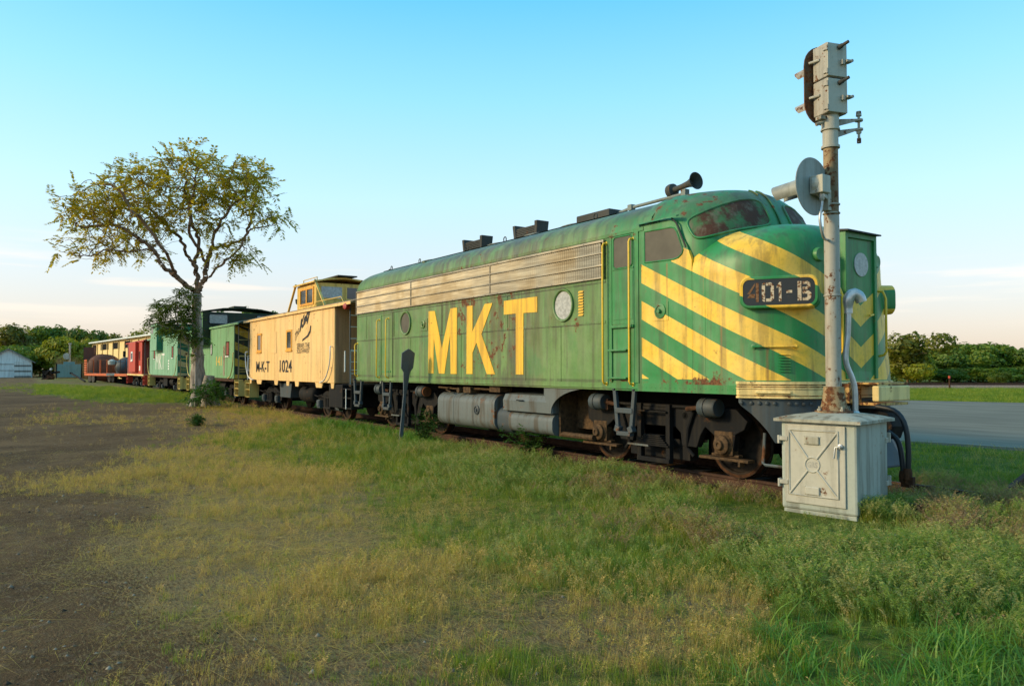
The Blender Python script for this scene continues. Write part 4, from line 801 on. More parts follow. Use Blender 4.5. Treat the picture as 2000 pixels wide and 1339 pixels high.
# ---- the two green wide-cupola cabooses, red one
def striped_end(root, x, q, ma, mb_, z0=1.16, z1=3.5, HW=1.46, n=7):
    base = MB(); a, b = sorted((x, x+q*.012)); base.box(a, b, -HW, HW, z0, z1); e = base.build('end_wall', ma, root)
    a, b = sorted((x+q*.013, x+q*.018)); per = .70
    for k in range(-3, n):
        poly = []
        c = z0+k*per
        for t in np.linspace(0, 1, 2): poly.append((-HW+2*HW*t, c+.62*(1-t)*2))
        pl = [poly[0], poly[1], (poly[1][0], poly[1][1]+.33), (poly[0][0], poly[0][1]+.33)]
        pl = [(y, min(z1, max(z0, z))) for y, z in pl]
        if max(p[1] for p in pl)-min(p[1] for p in pl) < .05: continue
        s = MB(); s.prism(pl, 'yz', a, b); s.build('end_stripe', mb_, e)
def wide_caboose(label, x0, x1, m, mcup, mcupend, cx0, cx1, mstr, mend, loc, glassm, ends=True, ctop=4.30):
    c = thing('caboose', label, 'caboose', loc, group=G_CAB)
    car_body(c, x0, x1, m, roofm=m_blkgrn, over=(.75, .95), side_ribs=np.linspace(x0+1.3, x1-1.3, 5))
    mb = MB(); mb.box(cx0, cx1, -1.86, 1.86, 2.68, ctop); cu = mb.build('cupola', mcup, c, bevel=.02)
    mb = MB(); mb.prism([(-1.9, ctop-.02), (-.9, ctop+.16), (0, ctop+.21), (.9, ctop+.16), (1.9, ctop-.02), (1.9, ctop+.03), (.9, ctop+.21), (0, ctop+.26), (-.9, ctop+.21), (-1.9, ctop+.03)], 'yz', cx0-.05, cx1+.05); mb.build('cupola_roof', m_blkgrn, cu)
    mb = MB(); mb.box(cx0+.4, cx1-.4, -.3, .3, ctop+.24, ctop+.36); mb.build('roof_hatch', m_blkgrn, cu)
    for q, x in ((1, cx1), (-1, cx0)):
        a, b = sorted((x, x+q*.012)); mb = MB(); mb.box(a, b, -1.84, 1.84, 2.70, ctop-.01); ce = mb.build('cupola_end', mcupend, cu)
        for s in (-1, 1):
            pr = [(s*1.12+p*.44, ctop-.33+r_*.24) for p, r_ in ((-1,-.7),(-.88,-1),(.88,-1),(1,-.7),(1,.7),(.88,1),(-.88,1),(-1,.7))]
            a, b = sorted((x+q*.0125, x+q*.02)); mb = MB(); mb.prism(pr, 'yz', a, b); mb.build('cupola_pane', glassm, ce)
            mb = MB(); mb.tube([(x+q*.02, y, z) for y, z in pr+pr[:1]], .03, 6); mb.build('window_gasket', m_rubber, ce)
    for s in (-1, 1):
        mb = MB(); mb.box(cx0+.25, cx0+.95, *sorted((s*1.861, s*1.868)), ctop-.6, ctop-.15); mb.build('cupola_side_pane', m_dglass, cu)
    for s in (-1, 1): curved_grab(c, x0-.15, s, 1, m_yl); curved_grab(c, x1+.15, s, -1, m_yl)
    striped_end(c, x1, 1, mend, mstr); striped_end(c, x0, -1, mend, mstr)
    for x in (x1+.45, x0-.45): railing(c, x, m_yl, True); steps(c, x-.05, m_yl); steps(c, x-.05, m_yl, 1)
    for x in (x0+1.9, x1-1.9): caboose_truck(c, x)
    mb = MB(); mb.box((x0+x1)/2-.7, (x0+x1)/2+.6, -1.3, 1.3, .5, 1.05); mb.build('equipment_box', m_under, c)
    mb = MB(); mb.lathe([(0,0),(.25,.05),(.25,1.15),(0,1.2)], ((x0+x1)/2+.9, -1.0, .75), (1,0,0), 16); mb.build('air_tank', m_under, c, smooth=40)
    for a, b in ((x1+.3, x1+.85), (x0-.85, x0-.3)): mb = MB(); mb.box(a, b, -.12, .12, .8, 1.05); mb.build('coupler', m_under, c)
    for s in (-1, 1): mb = MB(); mb.box(x0+.3, x1-.02, *sorted((s*1.38, s*1.5)), 1.02, 1.148); mb.build('side_sill', m_rustiron, c)
    return c
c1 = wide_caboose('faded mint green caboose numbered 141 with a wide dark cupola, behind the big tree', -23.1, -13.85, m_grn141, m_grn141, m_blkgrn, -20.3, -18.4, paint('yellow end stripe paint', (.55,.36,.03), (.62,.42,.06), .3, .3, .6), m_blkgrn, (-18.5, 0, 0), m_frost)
ORG[:] = [-18.5, 0, 0]
text_on('lettering', '141', m_letter, c1, (-17.05, -1.503, 1.72), (1,0,0), (0,0,1), 1.0, .42)
text_on('lettering', 'MKT', m_letter, c1, (-21.9, -1.503, 1.72), (1,0,0), (0,0,1), 2.1, .55)
for s in (-1, 1):
    windows(c1, (-15.24,), 2.14, 2.78, .58, s*1.5, m_rustiron, m_redd, .05)
    mb = MB(); mb.box(-15.72, -15.42, *sorted((s*1.5, s*1.507)), 1.25, 2.6); mb.build('data_panel', paint('worn bare panel', (.22,.2,.14), (.35,.3,.2), .8, .5, .8, scale=8), c1)
    pr = [(-18.0+p*.15, 2.48+r_*.27) for p, r_ in ((-1,-.8),(-.6,-1),(.6,-1),(1,-.8),(1,.8),(.6,1),(-.6,1),(-1,.8))]
    mb = MB(); mb.prism(pr, 'xz', s*1.5, s*1.52); wv = mb.build('window', m_rubber, c1); mb = MB(); mb.prism([(-18.0+(x+18.0)*.8, 2.48+(z-2.48)*.85) for x, z in pr], 'xz', s*1.521, s*1.526); mb.build('pane', m_frost, wv)
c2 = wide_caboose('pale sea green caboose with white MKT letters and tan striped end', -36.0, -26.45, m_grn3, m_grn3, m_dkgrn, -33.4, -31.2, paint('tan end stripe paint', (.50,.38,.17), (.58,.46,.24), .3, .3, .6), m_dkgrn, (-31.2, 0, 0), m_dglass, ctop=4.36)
ORG[:] = [-31.2, 0, 0]
text_on('lettering', 'MKT', m_white, c2, (-33.6, -1.503, 1.52), (1,0,0), (0,0,1), 3.1, .98)
for s in (-1, 1):
    windows(c2, (-34.35, -28.1), 2.2, 2.86, .5, s*1.5, m_rustiron, m_redd, .04)
    mb = MB()
    for k in range(4): mb.box(-29.3, -28.95, *sorted((s*1.5, s*1.504)), 1.5+k*.16, 1.6+k*.16)
    mb.build('lettering', m_white, c2)
c3 = thing('caboose', 'red bay window caboose at the far end of the train', 'caboose', (-43, 0, 0), group=G_CAB)
car_body(c3, -46.6, -39.4, m_red, roofm=m_redd, over=(.7, 1.1), side_ribs=(-45.2, -40.6))
mb = MB(); mb.box(-44.2, -41.0, -1.72, 1.72, 1.3, 3.5); bay = mb.build('bay', m_red, c3, bevel=.02)
mb = MB(); mb.box(-46.58, -44.5, -1.51, 1.51, 1.2, 3.4); mb.build('faded_panel', m_redd, c3)
for s in (-1, 1): windows(c3, (-43.1,), 2.12, 2.80, .9, s*1.72, m_white, m_dglass, .12); windows(c3, (-40.7,), 2.2, 2.8, .5, s*1.5, m_redd, m_dglass, .05)
mb = MB(); mb.box(-40.6, -40.1, -1.506, -1.5, 1.4, 1.75); mb.build('lettering', m_white, c3)
mb = MB(); mb.box(-39.395, -39.38, -1.4, 1.4, 1.16, 3.45); e = mb.build('end_wall', m_redd, c3); mb = MB(); mb.box(-39.38, -39.37, -.95, -.7, 2.2, 2.8); mb.build('lettering', m_white, e)
railing(c3, -38.6, m_redd, True); railing(c3, -47.2, m_redd, False); steps(c3, -38.7, m_red); steps(c3, -47.0, m_red)
for x in (-45, -41.2): caboose_truck(c3, x)
mb = MB(); mb.box(-46.8, -38.6, -1.52, 1.52, 1.04, 1.15); mb.build('side_sill', m_cream, c3)
# ------------------------------------------------------------ track
m_tie = plain('weathered sleeper wood', (.05, .04, .03), .9, 0, .1, .4, 6, .4, (1, 8, 8)); m_railsteel = plain('rusted rail steel', (.06, .030, .019), .8, 0, .25, .35, 5, .3)
ORG[:] = [0,0,0]
trk = bpy.data.objects.new('railway_track', None); COL.objects.link(trk); trk['kind'] = 'structure'
RP = [(-.07,-.165),(.07,-.165),(.07,-.15),(.012,-.135),(.010,-.045),(.036,-.035),(.036,-.004),(.028,0),(-.028,0),(-.036,-.004),(-.036,-.035),(-.010,-.045),(-.012,-.135),(-.07,-.15)]
for s in (-1, 1):
    for x0, x1 in ((-60, -45.), (-45, -34.), (-34, -23.), (-23, -12.), (-12, -1.), (-1, 4.55), (4.56, 10.05), (10.06, 15.6)):
        mb = MB(); mb.prism([(s*.755+a, b) for a, b in RP], 'yz', x0, x1-.008); mb.build('rail', m_railsteel, trk, smooth=40)
mb = MB(); mb.box(4.3, 4.8, -.81, -.775, -.12, -.04); mb.box(9.8, 10.3, -.81, -.775, -.12, -.04); mb.build('joint_bar', m_rustiron, trk, bevel=.008)
tm = None
for i in range(38):
    x = 15.3-i*.62
    if tm is None: mb = MB(); mb.box(-.11, .11, -1.25, 1.25, -.34, -.155); t0 = mb.build('sleeper', m_tie, trk, bevel=.012); tm = t0; t0.location = (x, 0, 0)
    else: c = tm.copy(); COL.objects.link(c); c.location = (x, random.uniform(-.05, .05), random.uniform(-.01, .008)); c.rotation_euler.z = random.uniform(-.02, .02)
# ------------------------------------------------------------ relay cabinet and signal mast
m_silver = paint('aluminium paint', (.41, .39, .32), (.46, .43, .35), .24, .28, .55, off=2, scale=4)
m_pale = paint('pale grey cabinet paint', (.33, .355, .305), (.37, .40, .34), .22, .45, .55, off=6, scale=5)
m_lid = paint('rusting cabinet lid', (.36, .35, .28), (.30, .26, .18), .62, .55, .65, off=1, scale=6)
m_mast = paint('rust spotted silver mast', (.35, .33, .28), (.38, .31, .21), .74, .35, .55, off=8, scale=7)
m_mastr = paint('rust streaked mast', (.31, .24, .13), (.27, .14, .045), 1.1, .6, .65, off=3, scale=6)
m_galv = plain('galvanised conduit', (.42, .43, .43), .38, .6, .5, .15, 10)
CX, CY = 14.552, -1.27; CRZ = R(10.66)
cab_ = thing('relay_cabinet', 'pale grey steel relay cabinet with an embossed door, in the grass by the locomotive nose', 'cabinet', (CX, CY, -.17), CRZ)
Z0 = .17; hw, hd = .4625, .475
mb = MB(); mb.box(-hw, hw, -hd, hd, Z0-.10, Z0+.972); mb.build('body', m_pale, cab_, bevel=.03)
mb = MB(); mb.box(-hw+.02, hw-.02, -hd+.02, hd-.02, -.15, Z0-.099); mb.build('plinth', m_pale, cab_, bevel=.01)
n = 12; rows = []
for i in range(n+1):
    for_ = []
    for j in range(n+1):
        a, b = 2*i/n-1, 2*j/n-1; q = max(abs(a), abs(b))
        for_.append((a*(hw+.065), b*(hd+.065), Z0+1.0+.075*(1-q**1.6)+.012*(1-abs(a)**8)*(1-abs(b)**8)))
    rows.append(for_)
mb = MB(); mb.grid(rows)
e = [(-1,-1),(1,-1),(1,1),(-1,1)]; mb.add([(a*(hw+.065), b*(hd+.065), Z0+z) for z in (.965, 1.0) for a, b in e], [(0,1,5,4),(1,2,6,5),(2,3,7,6),(3,0,4,7),(0,1,2,3)])
mb.build('lid', m_lid, cab_, smooth=35)
yf = -hd
mb = MB(); mb.box(-.405, .335, yf-.022, yf-.001, Z0-.02, Z0+.935); door = mb.build('door', m_silver, cab_, bevel=.012)
def bead(pts, r=.015): m = MB(); m.tube(pts, r, 6); return m.build('embossed_rib', m_silver, door, smooth=80)
def lp(x, z): return (x, yf-.022, Z0+z)
A, B, C_, D = (-.35,.868), (.25,.868), (.25,.085), (-.35,.085); bead([lp(*A), lp(*B), lp(*C_), lp(*D), lp(*A)])
mc = (-.06, .46); rr = .088
for k in (A, B, C_, D):
    d = Vector((k[0]-mc[0], k[1]-mc[1])).normalized(); bead([lp(*k), lp(mc[0]+d.x*rr, mc[1]+d.y*rr)])
bead([lp(mc[0]+rr*math.cos(t), mc[1]+rr*math.sin(t)) for t in np.linspace(0, 2*PI, 25)], .011)
V, F = text_mesh('GRS', bold=.02); mb = MB(); mb.add([(mc[0]-.062+a*.124, yf-.024, Z0+mc[1]-.035+b*.07) for a, b in V], F); mb.build('embossed_letters', paint('shadowed silver paint', (.38,.36,.31), (.44,.42,.37), .1, .3, .55), door)  # flat letters; the shadow of the embossing is put into the darker silver
for z0 in (.70, .10):
    mb = MB(); mb.box(-.145, .03, yf-.045, yf-.02, Z0+z0, Z0+z0+.10); vn = mb.build('vent_cover', m_lid if z0 > .5 else m_silver, door, bevel=.012)
    mb = MB()
    for a in (-.155, .04):
        for b in (z0+.005, z0+.095): mb.lathe([(.008,0),(.006,.006)], (a, yf-.022, Z0+b), (0,-1,0), 6)
    mb.build('vent_screws', m_silver, vn)
mb = MB(); mb.lathe([(.03,0),(.03,.03),(.015,.035),(.015,.05)], (.285, yf-.02, Z0+.70), (0,-1,0), 12); mb.tube([(.285,yf-.06,Z0+.70),(.235,yf-.065,Z0+.69),(.225,yf-.065,Z0+.60),(.215,yf-.065,Z0+.56)], .011, 8); mb.build('door_handle', m_galv, door, smooth=50)
for z in (.73, .20):
    mb = MB(); mb.box(-.47, -.36, yf-.04, yf-.02, Z0+z, Z0+z+.05); mb.box(-.49, -.465, yf-.045, yf+.03, Z0+z-.04, Z0+z+.06); mb.build('hinge', m_silver, cab_, bevel=.005)
    mb = MB(); mb.box(.45, .475, hd-.08, hd+.02, Z0+z-.03, Z0+z+.03); mb.box(.45, .49, hd+.0, hd+.03, Z0+z-.03, Z0+z+.09); mb.build('hinge', m_silver, cab_, bevel=.005)
# conduit with weatherhead, fixed to the lid
ORG[:] = [0,0,0]
def cl(lat, z): # towards the right of the mast in its own frame (local coordinates of the cabinet)
    v = Vector((RT[0]*lat, RT[1]*lat, 0)); v = Matrix.Rotation(-CRZ, 3, 'Z') @ v; return (v.x, v.y, z+.17)
mb = MB(); mb.tube([crom([cl(.265,1.02),cl(.265,1.32),cl(.235,1.48),cl(.165,1.66),cl(.155,1.80),cl(.185,2.04),cl(.195,2.33)], t) for t in np.linspace(0,1,24)], .034, 10); cdt = mb.build('conduit', m_galv, cab_, smooth=60)
mb = MB(); mb.tube([cl(.195,2.30),cl(.195,2.38)], .05, 10); mb.tube([crom([cl(.195,2.36),cl(.20,2.47),cl(.255,2.545),cl(.33,2.51),cl(.36,2.44)], t) for t in np.linspace(0,1,12)], [.05,.055,.065,.07,.072,.072,.072,.07,.07,.068,.066,.064], 10); mb.build('weatherhead', m_galv, cdt, smooth=60)
mb = MB(); mb.lathe([(.055,0),(.055,.02),(.04,.04)], cl(.265,1.045), (0,0,1), 12); mb.build('conduit_flange', m_galv, cdt)
# mast
mast = thing('signal_mast', 'tall rust spotted silver railway signal mast with two lamp boxes and a round disc', 'railway signal', (CX, CY, 1.055))
def M3(dx, dy, z): return (CX+dx, CY+dy, z)
mb = MB(); mb.lathe([(.0,0),(.225,0),(.225,.03),(.17,.045),(.145,.12),(.125,.25),(.12,.33),(.095,.335)], M3(0,0,1.055), (0,0,1), 28); bs = mb.build('base', m_mastr, mast, smooth=40)
for k in range(4):
    a = PI/4+k*PI/2+.3; mb = MB(); mb.lathe([(.026,0),(.026,.03),(.014,.03),(.014,.06),(0,.06)], M3(.19*math.cos(a), .19*math.sin(a), 1.085), (0,0,1), 6); mb.build('bolt', m_lid, bs)
mb = MB(); mb.tube([M3(0,0,1.38),M3(0,0,2.2),M3(0,0,3.52)], .092, 24); mb.build('pole', m_mast, mast, smooth=50)
mb = MB(); mb.tube([M3(0,0,3.52),M3(0,0,4.39)], .0885, 24); mb.build('pole_section', m_mastr, mast, smooth=50)
mb = MB(); mb.tube([M3(0,0,4.39),M3(0,0,4.60)], .094, 24); mb.tube([M3(0,0,4.37),M3(0,0,4.40)], .112, 24); mb.tube([M3(0,0,4.60),M3(0,0,4.78)], .105, 24); mb.tube([M3(0,0,4.595),M3(0,0,4.615)], .115, 24); mb.build('pole_collar', m_silver, mast, smooth=50)
for z in (3.55, 2.52, 3.66):
    mb = MB(); mb.lathe([(.093,-.012),(.104,-.008),(.104,.008),(.093,.012)], M3(0,0,z), (0,0,1), 24); mb.build('pole_band', m_mast, mast)
nb = Vector((math.cos(R(-15.5)), math.sin(R(-15.5)), 0)); tb = Vector((-nb.y, nb.x, 0)); zz = Vector((0,0,1)); hc = Vector(M3(0,0,0))
def H(a, b, z): return hc+nb*a+tb*b+zz*z
for z0, z1 in ((4.78, 5.215), (5.23, 5.66)):
    mb = MB(); c = H(.0, .0, (z0+z1)/2); mb.obox(c, nb*.125, tb*.148, zz*(z1-z0)/2); bx = mb.build('lamp_box', m_mast, mast, bevel=.012)
    mb = MB(); mb.obox(H(.132, 0, (z0+z1)/2), nb*.009, tb*.146, zz*((z1-z0)/2-.008)); mb.build('box_cover', m_silver, bx, bevel=.006)
    for zq in (z0+.06, z1-.08):
        mb = MB(); mb.obox(H(.11, -.155, zq), nb*.035, tb*.012, zz*.02); mb.lathe([(.015,-.03),(.015,.03)], H(.14,-.155,zq), zz, 8); mb.build('hinge', m_mast, bx)
    mb = MB(); mb.lathe([(.03,0),(.03,.05),(.022,.06),(.02,.14),(0,.14)], H(.14,.02,z1-.06), nb+zz*.25+tb*.3, 10); mb.build('cable_gland', m_soot, bx, smooth=40)
    mb = MB(); mb.obox(H(.165,.06,(z0+z1)/2-.03), nb*.02, tb*.018, zz*.03); mb.obox(H(.17,.13,(z0+z1)/2-.02), nb*.04, tb*.04, zz*.014); mb.lathe([(.02,-.03),(.02,.03)], H(.19,.16,(z0+z1)/2-.02), nb, 8); mb.build('latch', m_mast, bx)
    mb = MB(); mb.tube([H(.0,-.15,(z0+z1)/2+.03), H(-.13,-.2,(z0+z1)/2+.03)], .018, 8); mb.build('plate_stay', m_silver, bx)
    # visor on the far face
    mb = MB(); vs = []; fs = []; N = 14
    for i in range(N+1):
        a = R(-20)+R(220)*i/N
        for L in (-.17, -.17-.33-.10*math.sin(a)):
            for r in (.105, .098): vs.append(H(L, r*math.cos(a), (z0+z1)/2-.01+r*math.sin(a)))
    for i in range(N):
        b = i*4
        for j0, j1 in ((0,2),(2,3),(3,1),(1,0)): fs.append((b+j0, b+j1, b+4+j1, b+4+j0))
    mb.add(vs, fs); mb.build('visor', m_mast, bx)
pl = []
for cz, a0 in ((5.45, 0), (4.98, 180)):
    for k in range(13): a = R(a0+15*k); pl.append((.255*math.cos(a), cz+.27*math.sin(a)))
mb = MB(); k = len(pl); mb.add([H(-.155,b,z) for b,z in pl]+[H(-.17,b,z) for b,z in pl], [tuple(range(k)), tuple(range(k,2*k))]+[(i,(i+1)%k,k+(i+1)%k,k+i) for i in range(k)])
mb.build('background_plate', paint('rusted dark plate', (.12,.075,.045), (.09,.045,.022), .9, .5, .75, scale=5), mast)
mb = MB(); mb.obox(H(.0,-.13,4.74), nb*.05, tb*.05, zz*.02); mb.tube([H(.0,-.10,4.70),H(-.02,-.2,4.66)], .022, 8); mb.build('swivel_bolt', m_lid, mast)
RTv = Vector(RT)
for z, dz in ((4.70, .02), (4.56, .10)):
    p0 = Vector(M3(0,0,z))+RTv*.09; p1 = Vector(M3(0,0,z+dz*.3+.02))+RTv*.36
    mb = MB(); mb.add([p0+zz*-.05, p0+zz*.04, p1+zz*.02, p1-zz*.005, p0+zz*-.05+nb*.012, p0+zz*.04+nb*.012, p1+zz*.02+nb*.012, p1-zz*.005+nb*.012], [(0,1,2,3),(4,5,6,7),(0,1,5,4),(1,2,6,5),(2,3,7,6),(3,0,4,7)]); mb.lathe([(.05,-.012),(.05,.012)], p1, (0,0,1), 12); mb.build('side_bracket', m_mast, mast)
p1 = Vector(M3(0,0,0))+RTv*.36
mb = MB(); mb.tube([p1+zz*4.82, p1+zz*4.46], .016, 8); mb.lathe([(.035,4.78),(.03,4.84)], p1, zz, 8); mb.lathe([(.03,4.56),(.03,4.60)], p1, zz, 6); mb.lathe([(.026,4.44),(.026,4.50)], p1, zz, 8); mb.build('bracket_pin', m_lid, mast)
# disc signal
dc = Vector(M3(-.02, -.345, 3.85)); dn = Vector((-1, -.035, 0)).normalized(); dt = Vector((-dn.y, dn.x, 0))
mb = MB(); mb.lathe([(0,-.006),(.355,-.006),(.358,0),(.355,.006),(0,.006)], dc, dn, 48); ds = mb.build('signal_disc', paint('grey disc paint', (.27,.285,.26), (.32,.335,.30), .12, .3, .55, scale=5), mast, smooth=30)
mb = MB(); mb.obox(dc-dn*.10, dn*.09, dt*.085, zz*.11); mb.lathe([(.10,.0),(.11,.05),(.08,.14),(0,.16)], dc+dt*.03+zz*.01-dn*.02, -dn-dt*.4, 16); mb.build('lamp_housing', m_silver, ds, bevel=.012)
vs = []; fs = []; N = 16
for i in range(N+1):
    a = R(-50)+R(280)*i/N
    for L in (.01, .50+.05*math.sin(a)):
        for r in (.115, .107): vs.append(dc+dn*L+dt*(r*math.cos(a))+zz*(.03+r*math.sin(a)-L*.10))
for i in range(N):
    b = i*4
    for j0, j1 in ((0,2),(2,3),(3,1),(1,0)): fs.append((b+j0, b+j1, b+4+j1, b+4+j0))
mb = MB(); mb.add(vs, fs); mb.build('hood', ds.data.materials[0], ds, smooth=60)
mb = MB(); mb.bar(dc-dn*.08-zz*.10, Vector(M3(-.0,-.09,3.72)), .07, .05); mb.obox(M3(0,-.10,3.70), (.05,0,0), (0,.04,0), (0,0,.13)); mb.build('disc_bracket', m_silver, mast, bevel=.006)
mb = MB(); q0 = dc-dn*.12-zz*.10
mb.tube([crom([q0, q0-zz*.14, q0+Vector((-.01,-.03,-.32)), q0+Vector((-.01,.02,-.50)), q0+Vector((-.06,.14,-.545)), Vector(M3(0,-.08,3.21))], t) for t in np.linspace(0,1,24)], .017, 8); mb.lathe([(.035,0),(.03,-.08),(.02,-.10)], q0, zz, 10); mb.build('cable', m_galv, ds, smooth=60)
# whistle post
wp_ = thing('whistle_post', 'dark blue grey cast iron trackside marker post leaning in the tall grass', 'track marker', (3.72, -2.0, -.12))
pr = [(-.085,1.52),(-.155,1.62),(-.165,1.96),(-.06,2.03),(0,2.06),(.06,2.03),(.165,1.96),(.155,1.62),(.085,1.52)]
tl = lambda z: 3.72+.185*(z+.12)
mb = MB(); k = len(pr); mb.add([(tl(z)+.018, -2.0+y, z) for y, z in pr]+[(tl(z)-.018, -2.0+y, z) for y, z in pr], [tuple(range(k)), tuple(range(k,2*k))]+[(i,(i+1)%k,k+(i+1)%k,k+i) for i in range(k)]); m_post = paint('blue grey post paint', (.075, .10, .12), (.095, .12, .14), .2, .3, .6); mb.build('plate', m_post, wp_, bevel=.006)
mb = MB(); pr = [(-.05,-.3),(-.035,1.0),(-.085,1.53),(.085,1.53),(.035,1.0),(.05,-.3)]; k = 6
mb.add([(tl(z)+.02, -2.0+y, z) for y, z in pr]+[(tl(z)-.02, -2.0+y, z) for y, z in pr], [tuple(range(k)), tuple(range(k,2*k))]+[(i,(i+1)%k,k+(i+1)%k,k+i) for i in range(k)]); mb.build('post', m_post, wp_, bevel=.006)
# old rails lying at the right
for i, (a, b, lab) in enumerate((((15.55,.35,-.12),(14.9,3.6,.16),'upper rusty rail lying in the grass at the right edge'), ((15.75,.75,-.14),(15.3,3.7,.02),'lower rusty rail half buried in grass at the right edge'))):
    ORG[:] = list(a); mb = MB(); mb.bar(a, b, .075, .05); mb.bar(Vector(a)+Vector((0,0,-.06)), Vector(b)+Vector((0,0,-.06)), .02, .09); mb.bar(Vector(a)+Vector((0,0,-.11)), Vector(b)+Vector((0,0,-.11)), .13, .025)
    tag(mb.build('scrap_rail', m_rustiron), lab, 'rail', 'scrap rails')
# ------------------------------------------------------------ ground
def ss(t): t = np.clip(t, 0, 1); return t*t*(3-2*t)
def vnoise(x, y, s, seed):
    """smooth value noise on numpy arrays, about 0..1"""
    r = np.random.default_rng(seed).random((64, 64)); x = x/s; y = y/s; i = np.floor(x).astype(int); j = np.floor(y).astype(int); u = ss(x-i); v = ss(y-j)
    g = lambda a, b: r[a % 64, b % 64]
    return (g(i,j)*(1-u)+g(i+1,j)*u)*(1-v)+(g(i,j+1)*(1-u)+g(i+1,j+1)*u)*v
def fbm(x, y, s, seed): return .55*vnoise(x,y,s,seed)+.28*vnoise(x,y,s*.47,seed+1)+.17*vnoise(x,y,s*.21,seed+2)
def ZG(x, y):
    x = np.asarray(x, float); y = np.asarray(y, float)
    z = -.15+.44*ss((6-x)/42)*ss((9-y)/10)*ss((y+60)/40)
    z = z+.05*(fbm(x, y, 5., 3)-.5)+.035*(fbm(x, y, 1.3, 5)-.5)*(np.hypot(x-20, y+10) < 60)
    tr = ss((1.5-np.abs(y))/.5)*(x < 15.5); return np.where(tr > 0, z*(1-tr)+np.minimum(z, -.185)*tr, z)
CP = np.array([ # px, py, green, dry straw, bare dirt, seed-head grass, broad blades, lawn
 (50,780,0,0,1,0,0,0),(50,900,0,.05,1,0,0,0),(50,1050,.03,.1,.9,0,0,0),(50,1200,0,.05,1,0,0,0),(100,1320,.05,.1,.9,0,0,0),(200,850,.03,.1,.9,0,0,0),(170,1000,.04,.12,.85,0,0,0),(200,1200,.06,.2,.8,0,0,0),
 (300,800,.05,.15,.85,0,0,0),(350,835,.05,.25,.8,0,0,0),(430,810,.1,.4,.6,0,0,0),(300,1320,.2,.2,.7,0,0,0),(300,950,.06,.38,.6,0,0,0),(330,1080,.08,.45,.55,0,0,0),(450,900,.3,.45,.3,0,0,0),(450,1000,.1,.75,.3,0,0,0),(450,1150,.15,.55,.35,0,0,0),
 (450,1300,.25,.3,.6,0,0,0),(560,860,.65,.3,.1,.1,0,0),(560,960,.25,.7,.2,0,0,0),(560,1100,.2,.8,.15,0,0,0),(620,1000,.35,.6,.1,0,0,0),(650,1200,.3,.5,.3,0,0,0),(640,1320,.25,.35,.5,0,0,0),(700,840,1,.1,0,.2,.1,0),(500,805,.5,.6,.1,0,0,0),
 (380,775,.5,.6,.15,0,0,0),(220,770,.75,.25,.1,0,0,.3),(300,775,.7,.35,.1,0,0,.3),(110,745,.4,.1,.5,0,0,.3),(800,900,1,.12,0,.3,0,0),(800,1000,.65,.45,.05,.15,0,0),(800,1150,.4,.6,.2,.05,0,0),(800,1300,.45,.3,.45,0,0,0),
 (1000,920,1,0,0,.5,0,0),(1000,1020,.65,.3,0,.35,0,0),(1000,1120,.55,.45,.1,.2,0,0),(1000,1220,.35,.45,.35,.05,0,0),(1000,1320,.55,.2,.4,0,.1,0),(1200,950,1,0,0,.6,0,0),(1200,1030,.6,.15,0,.6,0,0),(1200,1130,.6,.35,.05,.3,.1,0),
 (1180,1210,.2,.4,.5,.1,0,0),(1350,1160,.2,.45,.6,.15,0,0),(1350,1240,.35,.65,.3,.2,.1,0),(1350,1320,.6,.2,.4,0,.2,0),(1400,960,1,0,0,.7,0,0),(1400,1060,.7,.1,0,.8,0,0),(1600,1060,.7,0,0,.9,.1,0),(1600,1150,.45,.25,.05,.8,.15,0),(1600,1260,.4,.3,.15,.1,.7,0),
 (1600,1320,.4,.1,.2,0,.9,0),(1800,1050,.5,0,0,1,.1,0),(1800,1150,.6,0,0,1,.1,0),(1800,1240,.4,.1,.25,.4,.4,0),(1850,1310,.4,0,.1,0,1,0),(1950,1050,.4,0,0,1,0,0),(1950,1150,.6,0,0,1,.1,0),(1950,1250,.4,.1,.2,.3,.6,0),(1900,930,.3,.1,.1,.1,0,1),
 (1950,890,.1,0,0,0,0,1),(1850,965,.5,0,0,.7,.1,.3),(1800,900,.1,0,0,0,0,1)], float)
def ground_uv(x, y):
    dx, dy = x-CAM[0], y-CAM[1]; Z = np.maximum(dx*VH[0]+dy*VH[1], .8); L = dx*RT[0]+dy*RT[1]; return L/Z, np.log(Z)
_gp = []
for c in CP:
    d = FW+RT*(c[0]-1000)/1500.+UPV*(669.5-c[1])/1500.; k = (-.12-CAM[2])/d[2]
    for _ in range(12): q = CAM+d*k; k = .5*k+.5*min((float(ZG(q[0], q[1]))-CAM[2])/d[2], 120.)
    _gp.append(CAM+d*k)
_gp = np.array(_gp); CU, CV = ground_uv(_gp[:,0], _gp[:,1])
